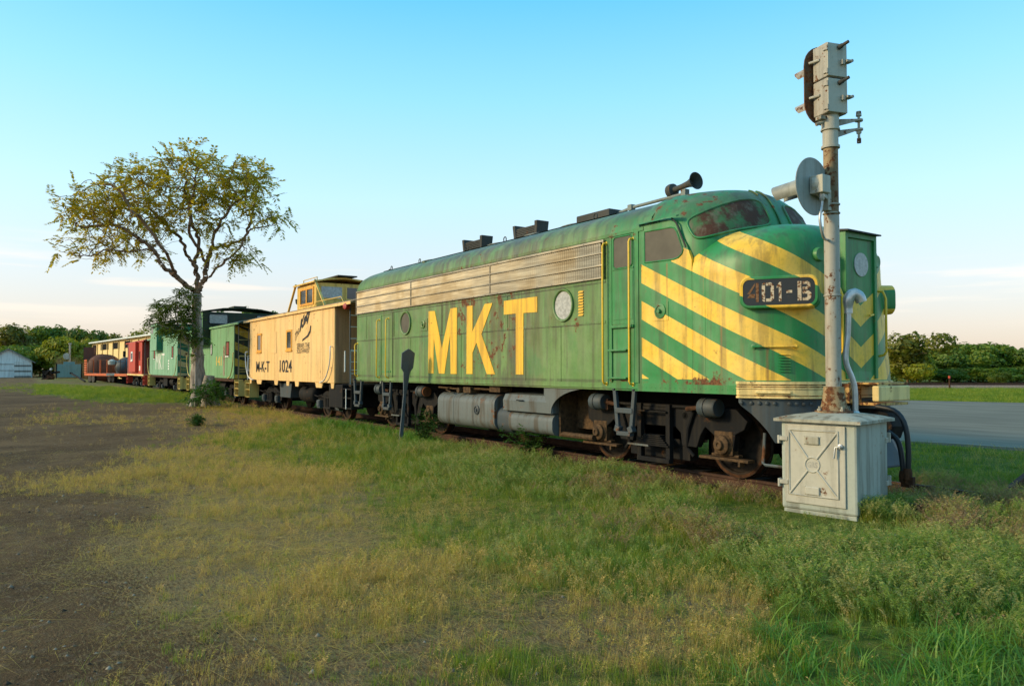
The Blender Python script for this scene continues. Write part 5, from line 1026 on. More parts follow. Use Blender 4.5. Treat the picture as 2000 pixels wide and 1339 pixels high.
def cover(x, y):
    """-> array (n,6): green, straw, dirt, seed grass, broad blades, lawn (each 0..1)"""
    x = np.asarray(x, float).ravel(); y = np.asarray(y, float).ravel(); jx = x+.55*(fbm(x,y,1.1,21)-.5)*2; jy = y+.55*(fbm(x,y,1.1,31)-.5)*2
    u, v = ground_uv(jx, jy); out = np.zeros((len(x), 6))
    for a in range(0, len(x), 20000):
        s = slice(a, a+20000); d2 = ((u[s,None]-CU)/.16)**2+((v[s,None]-CV)/.22)**2; w = 1/(d2+.05)**2.2; out[s] = (w[:,:,None]*CP[None,:,2:]).sum(1)/w.sum(1)[:,None]
    far = y > 3.2+.1*(x-10); out[far] = (.15,.03,.0,.0,0,1)
    deep = (y < 6) & (x < -40); out[deep] = out[deep]*.2+np.array((.25,.35,.3,0,0,.12))
    left = (u < -.62) & (v > 1.8); out[left] = out[left]*.4+.6*np.array((.02,.1,.95,0,0,0))
    tr = ss((1.35-np.abs(y))/.3)*(x < 14.2); tr = tr[:,None]; out = out*(1-.88*tr)+tr*np.array((0,.05,.9,0,0,0))*.88
    return out
ax = lambda core, far: np.array(sorted(set(np.round(np.concatenate([core, far]), 3))))
gx = ax(np.arange(-12, 30, .22), np.concatenate([np.arange(-70, -12, .9), np.linspace(-900, -75, 26), np.linspace(32, 700, 22)]))
gy = ax(np.arange(-14, 9, .22), np.concatenate([np.arange(9.5, 45, 1.2), np.linspace(48, 1200, 30), np.linspace(-700, -15, 24)]))
GX, GY = np.meshgrid(gx, gy); V = np.stack([GX.ravel(), GY.ravel(), ZG(GX.ravel(), GY.ravel())], 1)
ni, nj = len(gy), len(gx); I = (np.arange(ni-1)[:,None]*nj+np.arange(nj-1)[None]).ravel(); F = np.stack([I, I+1, I+1+nj, I+nj], 1)
cv = cover(V[:,0], V[:,1])
def ground_mat():
    t = NT('soil with thatch and short grass'); p = t.obj
    dirt, dry, grn = t.attr('dirt'), t.attr('dry'), t.attr('green')
    n1 = t.noise(.6, 6, .6); n2 = t.noise(9, 8, .7); n3 = t.noise(60, 4, .6); n4 = t.noise(2.4, 5, .6, off=4)
    c = t.mix(t.ramp(n1, .35, .7), (.105,.059,.027), (.185,.112,.054)); c = t.mix(t.ramp(n2, .5, .75, 0, .8), c, (.22,.165,.11)); c = t.mix(t.ramp(n2, .28, .42, .8, 0), c, (.028,.020,.014))
    c = t.mix(t.ramp(n4, .62, .72, 0, .5), c, (.075,.038,.02)); c = t.mix(t.ramp(n3, .62, .70, 0, .5), c, (.30,.235,.16))
    rut = t.ramp(t.noise(1., 4, .55, stretch=(.9, .3, 1), off=2), .50, .66, 0, .4); c = t.mix(rut, c, (.055,.036,.022))
    fl = t.noise(14, 6, .65, stretch=(1, 3.5, 1)); sf = t.ramp(t.math('ADD', t.math('MULTIPLY', dry, .75), t.math('MULTIPLY', t.math('SUBTRACT', fl, .5), 1.4)), .08, .48)
    c = t.mix(sf, c, t.mix(fl, (.19,.13,.055), (.36,.26,.12)))
    gf = t.ramp(t.math('ADD', grn, t.math('MULTIPLY', t.math('SUBTRACT', t.noise(5, 6, .65, off=8), .5), 1.3)), .35, .85)
    c = t.mix(gf, c, t.mix(t.ramp(n2, .35, .65), (.080,.118,.016), (.155,.185,.034)))
    h = t.math('ADD', n2, t.math('MULTIPLY', n3, .4)); return t.bsdf(c, .95, 0, .1, t.bump(h, 1., .09))
m_ground = ground_mat()
me = np_mesh('ground', V, F, m_ground, {'dirt': cv[:,2], 'dry': cv[:,1], 'green': np.clip(cv[:,0]+cv[:,3]+cv[:,4]*.8+cv[:,5], 0, 1)}, True)
ORG[:] = [0,0,0]; struct(link('ground', me))
# asphalt lot on the far side of the train
def asphalt():
    t = NT('old asphalt'); n = t.noise(.35, 5, .6, stretch=(.6, 2.5, 1)); g = t.noise(45, 4, .7)
    c = t.mix(t.ramp(n, .35, .7), (.125,.108,.074), (.19,.165,.118)); c = t.mix(t.ramp(g, .55, .75, 0, .5), c, (.2,.2,.18)); c = t.mix(t.ramp(t.noise(.9, 4, .6, off=3, stretch=(.4, 3, 1)), .58, .7, 0, .5), c, (.07,.065,.05))
    return t.bsdf(c, .85, 0, .25, t.bump(g, .4, .01))
near = lambda x: 7.9+.235*(x-10.56); farl = lambda x: 30.0+.40*(x+2)
mb = MB(); xs = np.linspace(-12, 60, 60)
for q, (a, b) in enumerate(zip(xs, xs[1:])):
    wa = .12*math.sin(a*2.3)+.1*math.sin(a*5.1); wb = .12*math.sin(b*2.3)+.1*math.sin(b*5.1)
    mb.add([(a, near(a)+wa, -.10), (b, near(b)+wb, -.10), (b, farl(b), -.10), (a, farl(a), -.10), (a, near(a)+wa-.05, -.2), (b, near(b)+wb-.05, -.2)], [(0,1,2,3),(4,5,1,0)])
struct(mb.build('road', asphalt()))
# distant main line beyond the lot
T0 = CAM+VH*66; a, b = T0-RT*14, T0+RT*75; a = (a[0], a[1], -.1); b = (b[0], b[1], -.1)
ft = bpy.data.objects.new('railway_track', None); COL.objects.link(ft); ft['kind'] = 'structure'
mb = MB(); d_ = Vector(b)-Vector(a); sd = Vector((d_.y, -d_.x, 0)).normalized()
mb.add([Vector(a)+sd*2.4+Vector((0,0,-.1)), Vector(b)+sd*2.4+Vector((0,0,-.1)), Vector(b)+sd*1.5+Vector((0,0,.22)), Vector(a)+sd*1.5+Vector((0,0,.22)), Vector(a)-sd*1.5+Vector((0,0,.22)), Vector(b)-sd*1.5+Vector((0,0,.22)), Vector(b)-sd*2.6+Vector((0,0,-.1)), Vector(a)-sd*2.6+Vector((0,0,-.1))], [(0,1,2,3),(3,2,5,4),(4,5,6,7)])
mb.build('ballast', plain('reddish ballast', (.24,.16,.11), .9, 0, .1, .4, 9), ft)
for s in (-.72, .72): mb = MB(); mb.bar(Vector(a)+sd*s+Vector((0,0,.32)), Vector(b)+sd*s+Vector((0,0,.32)), .07, .17); mb.build('rail', m_railsteel, ft)
# ------------------------------------------------------------ far left yard
def Q(px, py, Z, dz=0): return Vector(P(px, py, Z))
GZL = .28
def base(px, Z, z=None):
    p = P(px, 716, Z); return float(p[0]), float(p[1]), float(ZG(p[0], p[1])) if z is None else z
m_wht = paint('peeling white boards', (.62,.67,.65), (.68,.72,.70), .02, .25, .8, scale=6); m_grey = paint('grey weathered wood', (.20,.20,.18), (.3,.3,.27), .1, .5, .9)
m_corr = paint('pale cream sheet metal wall', (.82,.60,.26), (.86,.66,.32), .05, .2, .7); m_teal = paint('dull teal sheet', (.13,.24,.24), (.18,.29,.28), .1, .2, .7)
m_org = paint('orange trailer paint', (.55,.10,.02), (.6,.15,.04), .2, .2, .6); m_otank = paint('rusty brown tank', (.11,.035,.022), (.15,.055,.03), .5, .4, .75)
yawL = math.atan2(RT[1], RT[0])
# white garage
Z = 100; bx, by, bz = base(16, Z); k = Z/1500.
sh = thing('garage_shed', 'small white weatherboard garage with double plank doors and a gable roof', 'shed', (bx, by, bz), yawL+R(31))
w2 = 39*k; hE = 32*k; hG = 55*k
for i in range(9):
    z = i*hE/9; mb = MB(); mb.obox((w2*.62, -.02, z+hE/18), (w2*.36, 0, 0), (0, .025, .0), (0, -.02, hE/18*.96)); mb.build('plank', m_wht if i % 3 else m_grey, sh)
mb = MB(); mb.prism([(-w2, 0), (w2, 0), (w2, hE), (0, hG), (-w2, hE)], 'xz', 0, 7); mb.build('wall', m_wht, sh)
for i in range(8):
    x = -w2*.8+i*w2*.13; mb = MB(); mb.box(x+.01, x+w2*.13-.01, -.06, -.005, .05, hE*.93); mb.build('door_plank', m_wht, sh)
for z in (hE*.42, hE*.8): mb = MB(); mb.box(-w2*.8, w2*.24, -.085, -.061, z, z+.08); mb.build('door_brace', m_grey, sh)
for s in (-1, 1): mb = MB(); mb.add([(0,-.35,hG+.02),(s*(w2+.35),-.35,hE-.22),(s*(w2+.35),7.3,hE-.22),(0,7.3,hG+.02),(0,-.35,hG+.14),(s*(w2+.35),-.35,hE-.10),(s*(w2+.35),7.3,hE-.10),(0,7.3,hG+.14)], [(0,1,2,3),(4,5,6,7),(0,1,5,4),(1,2,6,5),(2,3,7,6)]); mb.build('roof', m_grey, sh)
# long cream shed behind the red caboose
pL, pR = P(181, 716, 101), P(318, 716, 72); d = Vector((pR[0]-pL[0], pR[1]-pL[1], 0)); Ls = d.length
cs = thing('long_shed', 'long sunlit cream shed with an overhanging roof behind the red caboose', 'shed', (pL[0], pL[1], .25), math.atan2(d.y, d.x))
mb = MB(); mb.box(0, Ls, 0, 8, -.2, 4.49); mb.build('wall', m_corr, cs)
mb = MB(); mb.add([(-.4,-.45,4.50),(Ls+.4,-.45,4.50),(Ls+.4,8.5,4.78),(-.4,8.5,4.78),(-.4,-.45,4.66),(Ls+.4,-.45,4.66),(Ls+.4,8.5,4.94),(-.4,8.5,4.94)], [(0,1,2,3),(4,5,6,7),(0,1,5,4),(1,2,6,5),(2,3,7,6),(3,0,4,7)]); mb.build('roof', m_wht, cs)
for i in range(12):
    x = .1+i*(Ls-.3)/11; mb = MB(); mb.box(x, x+.16, -.12, -.004, -.2, 4.35); mb.build('wall_batten', m_corr, cs)
for x, w in ((.3, 2.2), (5.5, 5), (13.5, 3.4), (20, 3)): mb = MB(); mb.box(x, x+w, -.03, -.003, 3.55, 4.28); mb.build('eaves_opening', m_dark, cs)
# rusty tank
Z = 82; bx, by, bz = base(204, Z); k = Z/1500.
tkk = thing('oil_tank', 'big rusty brown domed storage tank standing behind the orange trailer', 'tank', (bx, by, bz), yawL+R(108))
mb = MB(); mb.lathe([(0,-2.3),(.7,-2.22),(1.2,-2.0),(1.42,-1.6),(1.45,1.6),(1.2,2.0),(.7,2.22),(0,2.3)], (0, 0, 1.75), (1,0,0), 32); mb.build('tank_shell', m_otank, tkk, smooth=40)
for x in (-1.55, 0, 1.5): mb = MB(); mb.lathe([(1.455,-.03),(1.475,-.02),(1.475,.02),(1.455,.03)], (x,0,1.75), (1,0,0), 32); mb.build('tank_band', m_otank, tkk)
for x in (-1.1, 1.1): mb = MB(); mb.box(x-.15, x+.15, -1.1, 1.1, -.1, 1.0); mb.build('cradle', m_under, tkk)
mb = MB(); mb.box(-.55, .55, .9, 1.9, 2.6, 3.95); mb.build('hatch_tower', m_otank, tkk)
# orange trailer with slatted racks
Z = 70; x0, y0, z0 = base(165, Z); x1, y1, z1 = base(247, 64); d = Vector((x1-x0, y1-y0, 0)); Lt = d.length
tr_ = thing('flat_trailer', 'orange flat trailer with slatted end rack and thin rails', 'trailer', (x0, y0, z0), math.atan2(d.y, d.x))
mb = MB(); mb.box(0, Lt, 0, 2.2, .62, .82); mb.build('deck', m_org, tr_)
mb = MB()
for i in range(6): mb = MB(); mb.box(0.02, .62, -.05, .0, .86+i*.21, .98+i*.21); mb.build('rack_slat', m_org, tr_)
for i in range(4): mb = MB(); mb.box(0, .06, .1+i*.6, .2+i*.6, .8, 2.1); mb.build('rack_post', m_org, tr_)
for x in np.linspace(.9, Lt-.3, 9): mb = MB(); mb.tube([(x, .03, .8), (x, .03, 2.0)], .022, 6); mb.build('stake', m_rustiron, tr_)
mb = MB(); mb.tube([(.65,.03,2.0),(Lt-.3,.03,2.0)], .025, 6); mb.build('top_rail', m_rustiron, tr_)
for x in (.8, 1.6):
    for y in (.25, 1.95): mb = MB(); mb.lathe([(0,-.1),(.36,-.1),(.38,0),(.36,.1),(0,.1)], (x, y, .36), (0,1,0), 16); mb.build('wheel', m_rubber, tr_, smooth=40)
mb = MB(); mb.bar((0,1.1,.68), (-1.6,1.1,1.0), .1, .1); mb.build('tow_bar', m_under, tr_)
# grey engine / pump and pale drum on the trailer
bx, by, bz = base(233, 66); pm = thing('pump_engine', 'old grey pump engine standing on the orange trailer', 'machine', (bx, by, bz+.82), yawL)
mb = MB(); mb.lathe([(0,0),(.5,.05),(.62,.2),(.62,.95),(.5,1.1),(0,1.15)], (-.1,0,.75), (1,0,0), 20); mb.build('housing', m_steel, pm, smooth=40)
mb = MB(); mb.box(-.9,.9,-.4,.4,0,.18); mb.build('skid', m_pale, pm); mb = MB(); mb.lathe([(.02,-.3),(.33,-.25),(.36,.05),(.1,.2)], (-.55,-.1,1.2), (0,0,1), 16); mb.build('drum_head', m_silver, pm, smooth=40)
bx, by, bz = base(243, 69); gd = thing('boiler', 'round blue grey boiler beside the red caboose', 'boiler', (bx, by, bz), yawL)
mb = MB(); mb.lathe([(0,0),(.8,.05),(1.0,.25),(1.0,2.2),(.8,2.45),(0,2.5)], (-.3,.6,1.75), (0,1,0), 24); mb.build('shell', m_steel, gd, smooth=40); mb = MB(); mb.box(-1.0,.5,.6,3.0,-.1,.8); mb.tube([(-.3,.55,2.75),(-.3,.55,3.3)], .12, 10); mb.build('stand', m_under, gd)
# teal bin with another signal on it
bx, by, bz = base(135, 95); tb_ = thing('equipment_box', 'teal sheet metal equipment box with dark end posts', 'metal box', (bx, by, bz), yawL+R(28))
mb = MB(); mb.box(-1.3,1.3,-.8,.8,.12,1.75); mb.build('box_body', m_teal, tb_, bevel=.03)
for x in (-1.36, 1.32): mb = MB(); mb.box(x,x+.1,-.85,-.7,-.1,1.85); mb.build('end_post', m_dark, tb_)
mb = MB(); mb.box(-.6,.6,-.4,.5,1.76,2.05); mb.build('box_lid', m_teal, tb_, bevel=.02)
bx, by, bz = base(136, 99); s2 = thing('crossing_signal', 'short crossing signal post with a round disc behind the teal box', 'railway signal', (bx, by, bz), yawL)
mb = MB(); mb.tube([(0,0,0),(0,0,4.4)], .11, 12); mb.tube([(0,0,4.3),(0,0,4.5)], .17, 12); mb.build('pole', m_mast, s2); mb = MB(); mb.lathe([(0,-.02),(.42,-.02),(.42,.02),(0,.02)], (-.35,-.12,2.8), (.3,-1,0), 20); mb.build('signal_disc', m_silver, s2)
# scrap machine and loose drawbar
bx, by, bz = base(99, 86); jm = thing('scrap_machine', 'dark heap of scrap machinery left of the teal box', 'machinery', (bx, by, bz), yawL)
for i in range(9): mb = MB(); a_ = random.uniform(0, 3); mb.obox((random.uniform(-.6,.6), random.uniform(-.3,.3), random.uniform(.1,.9)), (.35*math.cos(a_),0,.3*math.sin(a_)), (0,.25,0), (-.1*math.sin(a_),0,.1*math.cos(a_))); mb.build('scrap_piece', m_under if i % 2 else m_rustiron, jm)
mb = MB(); mb.box(-.75,-.3,-.3,.3,-.1,1.0); mb.build('scrap_frame', m_dark, jm); mb = MB(); mb.lathe([(0,0),(.14,0),(.14,.1),(0,.14)], (.25,-.3,1.15), (0,-1,0), 12); mb.build('gauge', m_frost, jm)
a_, b_ = P(139, 728.5, 72), P(166, 744.5, 68); ORG[:] = list(map(float, a_)); mb = MB(); mb.bar(a_, b_, .12, .12); mb.obox(a_, (.12,0,0), (0,.12,0), (0,0,.08)); tag(mb.build('drawbar', m_under), 'black steel drawbar slanting down to the grass in front of the trailer', 'drawbar')
# marker stake by the distant line
bx, by, bz = base(1854, 63, -.12); rs = thing('marker_stake', 'thin red marker stake by the distant railway line', 'stake', (bx, by, bz))
mb = MB(); mb.box(bx-.05,bx+.05,by-.05,by+.05,-.2,.75); mb.build('stake_post', m_rustiron, rs); mb = MB(); mb.box(bx-.07,bx+.07,by-.07,by+.07,.75,.95); mb.build('reflector', m_red, rs)
# ------------------------------------------------------------ trees
m_bark = plain('grey furrowed bark', (.30,.255,.205), .95, 0, .1, .45, 9, 1., (1, 1, .25)); m_bark2 = plain('sunlit brown bark', (.20,.12,.07), .9, 0, .1, .4, 5)  # second bark: orange sunlight on branches and far trunks is put into the brown
f_main = foliage('olive green compound leaves', (.25,.25,.022), (.47,.36,.045), .55)
f_bush = foliage('dark green fern leaves', (.04,.115,.016), (.08,.18,.03), .4)
f_sap = foliage('fresh sapling leaves', (.07,.14,.016), (.15,.22,.03), .45)
f_far = [foliage('deep green tree leaves', (.075,.14,.014), (.18,.235,.026), .42), foliage('yellow green tree leaves', (.16,.20,.015), (.30,.28,.022), .45), foliage('olive tree leaves', (.14,.155,.018), (.27,.255,.03), .42)]
def leaf_quads(C, A, B):
    """diamond leaves: centre C, half axes A (length) and B (width)"""
    n = len(C); V = np.empty((n,4,3)); V[:,0] = C-A; V[:,1] = C+B; V[:,2] = C+A; V[:,3] = C-B
    return V.reshape(-1,3), np.arange(n*4).reshape(n,4)
def rdir(n, rng): v = rng.normal(size=(n,3)); return v/np.linalg.norm(v,axis=1)[:,None]
def segs_mesh(p0, p1, r0, r1, n=6):
    d = p1-p0; L = np.linalg.norm(d,axis=1)[:,None]; d = d/np.maximum(L,1e-6); a = np.where(np.abs(d[:,2:3])<.9, [[0,0,1.]], [[1.,0,0]]); x = np.cross(d,a); x /= np.linalg.norm(x,axis=1)[:,None]; y = np.cross(d,x); m = len(p0)
    V = np.empty((m,2,n,3))
    for k in range(n):
        c, s = math.cos(2*PI*k/n), math.sin(2*PI*k/n); V[:,0,k] = p0+(x*c+y*s)*r0[:,None]; V[:,1,k] = p1+(x*c+y*s)*r1[:,None]
    b = np.arange(m)[:,None]*2*n; k = np.arange(n)[None]; k2 = (k+1)%n
    F = np.stack([b+k, b+k2, b+n+k2, b+n+k], 2).reshape(-1,4); return V.reshape(-1,3), F
def grow(seeds, attract, step=.16, kill=.26, influence=1.6, iters=90, rng=None):
    """space colonisation; seeds: list of (point, parent index)"""
    pts = [np.array(p) for p, _ in seeds]; par = [q for _, q in seeds]; A = attract.copy(); Pn = np.array(pts)
    near_i = np.zeros(len(A), int); near_d = np.full(len(A), 1e9)
    d = np.linalg.norm(A[:,None]-Pn[None], axis=2); near_i = d.argmin(1); near_d = d.min(1); alive = near_d > kill
    for it in range(iters):
        act = alive & (near_d < influence)
        if not act.any(): break
        idx = near_i[act]; dv = A[act]-Pn[idx]; dv /= np.linalg.norm(dv,axis=1)[:,None]
        u, inv = np.unique(idx, return_inverse=True); acc = np.zeros((len(u),3)); np.add.at(acc, inv, dv)
        nrm = np.linalg.norm(acc,axis=1); ok = nrm > .05; u, acc = u[ok], acc[ok]/nrm[ok][:,None]
        new = Pn[u]+(acc+rng.normal(scale=.18,size=acc.shape))*step; n0 = len(Pn)
        Pn = np.concatenate([Pn, new]); par += list(u)
        dn = np.linalg.norm(A[:,None]-new[None], axis=2); j = dn.argmin(1); m = dn.min(1); better = m < near_d; near_i[better] = n0+j[better]; near_d[better] = m[better]; alive &= near_d > kill
    return Pn, np.array(par)
TZ = 32.
def T(px, py, dz=0.): return P(px, py, TZ)+VH*dz
def D(zx, zy, dz=0.): return T(86+zx*.3760, 284+zy*.3690, dz)
rng = np.random.default_rng(5)
tb0 = T(398, 772); gz = float(ZG(tb0[0], tb0[1])); tree = thing('tree', 'large spreading tree with a flat umbrella crown and thick trunk beside the green cabooses', 'tree', (float(tb0[0]), float(tb0[1]), gz))
limbs = [ [(800,1240,0),(797,1120,0),(795,1000,.05),(792,880,0),(796,785,0)],
 [(796,785,0),(760,745,-.3),(705,690,-.5),(645,640,-.6),(600,560,-.7),(520,490,-.8),(400,432,-.6),(300,436,-.4),(215,440,-.3),(165,418,-.2)],
 [(796,785,0),(775,700,.4),(742,625,.7),(690,560,1.0),(640,470,1.2),(560,380,1.2),(480,300,1.1)],
 [(796,785,0),(828,700,.1),(832,620,.3),(862,540,.2),(905,430,0),(965,340,-.1),(1060,270,-.2)],
 [(828,720,.1),(900,690,-.6),(975,630,-.9),(1050,560,-.8),(1090,470,-.6),(1160,440,-.4),(1230,420,-.3)],
 [(742,625,.7),(765,500,.8),(720,380,.9),(700,240,.8),(700,140,.7)],
 [(600,560,-.7),(520,585,-1.2),(430,580,-1.4),(330,605,-1.3),(235,600,-1.1)],
 [(832,620,.3),(800,480,-.8),(820,330,-1.1),(850,200,-1.2)], [(862,540,.2),(960,480,1.2),(1010,380,1.4),(1060,200,1.2)], [(705,690,-.5),(712,600,-1.4),(600,420,-1.8),(470,270,-1.6),(350,250,-1.3)]]
seeds = []
for li, L in enumerate(limbs):
    pts = [D(*p) for p in L]; n = len(pts)*5
    for i, t in enumerate(np.linspace(0, 1, n)):
        p = crom(pts, t); p = p+(rng.normal(scale=.035, size=3) if li else 0)
        if i == 0 and li: j = int(np.linalg.norm(np.array([s[0] for s in seeds])-p, axis=1).argmin()); par_ = j
        else: par_ = len(seeds)-1
        if i == 0 and li: continue_par = par_; continue
        if i == 1 and li: par_ = continue_par
        seeds.append((p, par_))
blobs = [(160,378,60,42),(235,320,90,65),(320,270,110,80),(430,210,110,70),(530,170,100,60),(640,150,100,60),(740,120,110,70),(860,120,110,65),(970,120,110,55),(1080,140,90,55),(1120,210,70,60),(480,300,150,80),(640,270,120,70),(800,260,120,70),(950,230,120,80),(600,400,90,50),
 (760,390,80,50),(900,400,80,50),(380,500,90,50),(290,540,90,50),(220,580,70,40),(450,540,90,55),(1130,350,80,55),(1210,390,75,40),(1020,560,70,55),(960,580,70,45),(560,520,60,40),(380,370,120,70),(250,390,90,45)]
at = []
for (x, y, rx, ry) in blobs:
    n = int(rx*ry/105); v = rdir(n, rng)*rng.random(n)[:,None]**.4
    for q in v:
        dep = q[1]*min(2.6, 1.3+rx/90.)+.5*math.sin(x*.02); at.append(D(x+q[0]*rx, y+q[2]*ry, dep))
at = np.array(at); Pn, par = grow(seeds, at, .17, .24, 1.9, 80, rng)
ch = np.zeros(len(Pn)); w = np.zeros(len(Pn)); kids = np.bincount(par[par >= 0], minlength=len(Pn)); w[kids == 0] = 1
for i in range(len(Pn)-1, 0, -1): w[par[i]] += w[i]
rad = .0085*w**.49; hgt = Pn[:,2]-gz; tr_m = np.arange(len(Pn)) < 25; rad[tr_m] = np.interp(hgt[tr_m], [0, .5, 1.2, 2.2, 3.6], [.44, .35, .29, .235, .185]); rad = np.minimum(rad, .165 + .5*tr_m)
i = np.arange(1, len(Pn)); pr_ = par[1:]; i, pr_ = i[pr_ >= 0], pr_[pr_ >= 0]
trunkm = i < 25
ORG[:] = [0,0,0]; off = np.array([tb0[0], tb0[1], gz])
V, F = segs_mesh(Pn[pr_][~trunkm]-off, Pn[i][~trunkm]-off, np.minimum(rad[pr_], rad[i]*1.35)[~trunkm], rad[i][~trunkm], 6); link('branches', np_mesh('branches', V, F, m_bark2, smooth=True), tree)
mb = MB(); tp = [Vector(Pn[k]-off)+Vector((0,0,-.35 if k == 0 else 0)) for k in range(0, 25, 2)]; mb.tube(tp, [float(rad[k])*(1+.10*math.sin(k*1.3)) for k in range(0, 25, 2)], 20)
for k in range(6):
    a = k*1.05; mb.tube([(.22*math.cos(a), .22*math.sin(a), .8), (.42*math.cos(a), .42*math.sin(a), .2), (.75*math.cos(a), .75*math.sin(a), -.25)], [.16,.17,.10], 8)
mb.build('trunk', m_bark, tree, smooth=70)
def fronds(tips, dirs, rng, nf=3, L=.36, nl=7, lw=.30):
    """pinnate leaves: rachis with paired leaflets -> leaf quads"""
    C, A, B, tint = [], [], [], []
    for p, d in zip(tips, dirs):
        for f in range(nf):
            v = d*.7+rng.normal(scale=.65, size=3); v[2] += .05; v /= np.linalg.norm(v); side = np.cross(v, [0,0,1.]); ns = np.linalg.norm(side); side = side/ns if ns > .1 else np.array([1.,0,0]); LL = L*rng.uniform(.7,1.25); tn = rng.random()
            for k in range(nl):
                t = (k+1)/nl; q = p+v*LL*t+np.array([0,0,-.28*LL*t*t])
                for s in (-1, 1):
                    a = (side*s*.8+v*.5+np.array([0,0,-.25])+rng.normal(scale=.15,size=3)); a /= np.linalg.norm(a); l = LL*lw*(1-.35*t)*.5
                    b = np.cross(a, rng.normal(scale=.35,size=3)+[0,0,1]); b /= np.linalg.norm(b)+1e-6; C.append(q+a*l); A.append(a*l); B.append(b*l*.40); tint.append(np.clip(tn*.7+rng.random()*.3,0,1))
    V, F = leaf_quads(np.array(C), np.array(A), np.array(B)); return V, F, np.repeat(tint, 4)
tips = np.where((kids == 0) & (np.arange(len(Pn)) > 30))[0]
sec = np.where((kids == 1) & (w < 4) & (np.arange(len(Pn)) > len(seeds)))[0]; sec = rng.choice(sec, int(len(sec)*.33), replace=False)
tt = np.concatenate([tips, sec]); dd = Pn[tt]-Pn[par[tt]]; dd /= np.linalg.norm(dd,axis=1)[:,None]
lowp = Pn[tt][:,2]; V, F, tn = fronds(Pn[tips]-off, dd[:len(tips)], rng, 3, .58, 9, .37); link('crown', np_mesh('crown', V, F, f_main, {'tint': tn}), tree)
# dead stump leaning on the trunk
sp = T(412, 757, -.25); gs = float(ZG(sp[0], sp[1])); st_ = thing('stump', 'broken grey stump at the right side of the big tree trunk', 'stump', (float(sp[0]), float(sp[1]), gs))
mb = MB(); mb.tube([(sp[0],sp[1],gs-.3),(sp[0],sp[1],gs+.3),(sp[0]-.02,sp[1],gs+.9),(sp[0]+.0,sp[1]+.03,gs+1.25)], [.40,.30,.26,.20], 14); mb.tube([(sp[0]+.1,sp[1]+.06,gs+.9),(sp[0]+.18,sp[1]+.08,gs+1.0)], [.16,.05], 8); mb.build('stump_wood', m_bark, st_, smooth=70)
# sapling left of the trunk and the fern bush at its foot
def small_tree(px, py, Z, hpx, blobs_, label, name, mleaf, nf, L, rng, step=.12, cat='tree', nl=6):
    b0 = P(px, py, Z); g = float(ZG(b0[0], b0[1])); t = thing(name, label, cat, (float(b0[0]), float(b0[1]), g)); ORG[:] = [0,0,0]; off = np.array([b0[0], b0[1], g]); k = Z/1500.
    base_ = np.array([b0[0], b0[1], g]); sd = [(base_+np.array([0,0,q*hpx*k*.12]), i-1) for i, q in enumerate(range(5))]; A = []
    for (bx_, by_, rx, ry) in blobs_:
        n = max(12, int(rx*ry/9)); v = rdir(n, rng)*rng.random(n)[:,None]**.4
        A += [P(bx_+q[0]*rx, by_+q[2]*ry, Z+q[1]*rx*k*1.1) for q in v]
    A = np.array(A); A = A[A[:,2] > g+.05]; Pn, par = grow(sd, A, step, step*1.3, 3., 70, rng); kids = np.bincount(par[par>=0], minlength=len(Pn)); w = (kids == 0).astype(float)
    for i in range(len(Pn)-1, 0, -1): w[par[i]] += w[i]
    rad = .006*w**.5; i = np.arange(1, len(Pn)); V, F = segs_mesh(Pn[par[1:]]-off, Pn[i]-off, rad[par[1:]], rad[i], 5); link('stems', np_mesh('stems', V, F, m_bark), t)
    tt = np.where(kids <= 1)[0][4:]; tt = tt[rng.random(len(tt)) < .75]; d = Pn[tt]-Pn[par[tt]]; d /= np.linalg.norm(d,axis=1)[:,None]+1e-6
    V, F, tn = fronds(Pn[tt]-off, d, rng, nf, L, nl, .42); link('foliage', np_mesh('foliage', V, F, mleaf, {'tint': tn}), t); return t
small_tree(382, 770, 31.2, 200, [(360,575,28,16),(335,600,40,20),(310,628,30,14),(345,640,35,18),(370,610,20,25),(380,655,20,18)], 'slim leafy sapling growing left of the big trunk in front of the green cupola', 'sapling', f_sap, 4, .36, rng)
small_tree(402, 778, 30.6, 40, [(405,765,34,18),(385,776,24,10),(425,774,22,12),(410,752,18,12)], 'dark green ferny bush at the foot of the big tree', 'bush', f_bush, 4, .30, rng, .10, 'bush')
def weed(x, y, h, w, label, nf=4):
    g = float(ZG(x, y)); t = thing('weed', label, 'weed', (x, y, g)); ORG[:] = [0,0,0]; rg = np.random.default_rng(int(abs(x*100))); S0, S1, tips, dirs = [], [], [], []
    for k in range(14):
        b = np.array([rg.normal(scale=w*.2), rg.normal(scale=w*.2), 0]); a = np.array([rg.normal(scale=w*.5), rg.normal(scale=w*.5), h*rg.uniform(.55, 1.05)]); p = b
        for q in range(4): n_ = b+(a-b)*((q+1)/4)+np.array([0,0,.05*h*math.sin(q)]); S0.append(p); S1.append(n_); tips.append(n_); dirs.append((n_-p)/np.linalg.norm(n_-p)); p = n_
    V, F = segs_mesh(np.array(S0), np.array(S1), np.full(len(S0), .005), np.full(len(S0), .004), 4); link('stems', np_mesh('stems', V, F, f_bush, {'tint': np.full(len(V), .6)}), t)
    V, F, tn = fronds(np.array(tips), np.array(dirs), rg, nf, .16, 3, .6); link('foliage', np_mesh('foliage', V, F, f_weed, {'tint': tn}), t)
f_weed = foliage('fresh green weed leaves', (.03,.085,.012), (.07,.15,.025), .35)
weed(7.9, -1.15, .75, .45, 'leafy green weed growing beside the rail under the fuel tank end'); weed(4.15, -1.65, .7, .4, 'leafy weed beside the leaning track marker post'); weed(-3.8, -5.0, .22, .2, 'lone low weed on the bare dirt at the left')
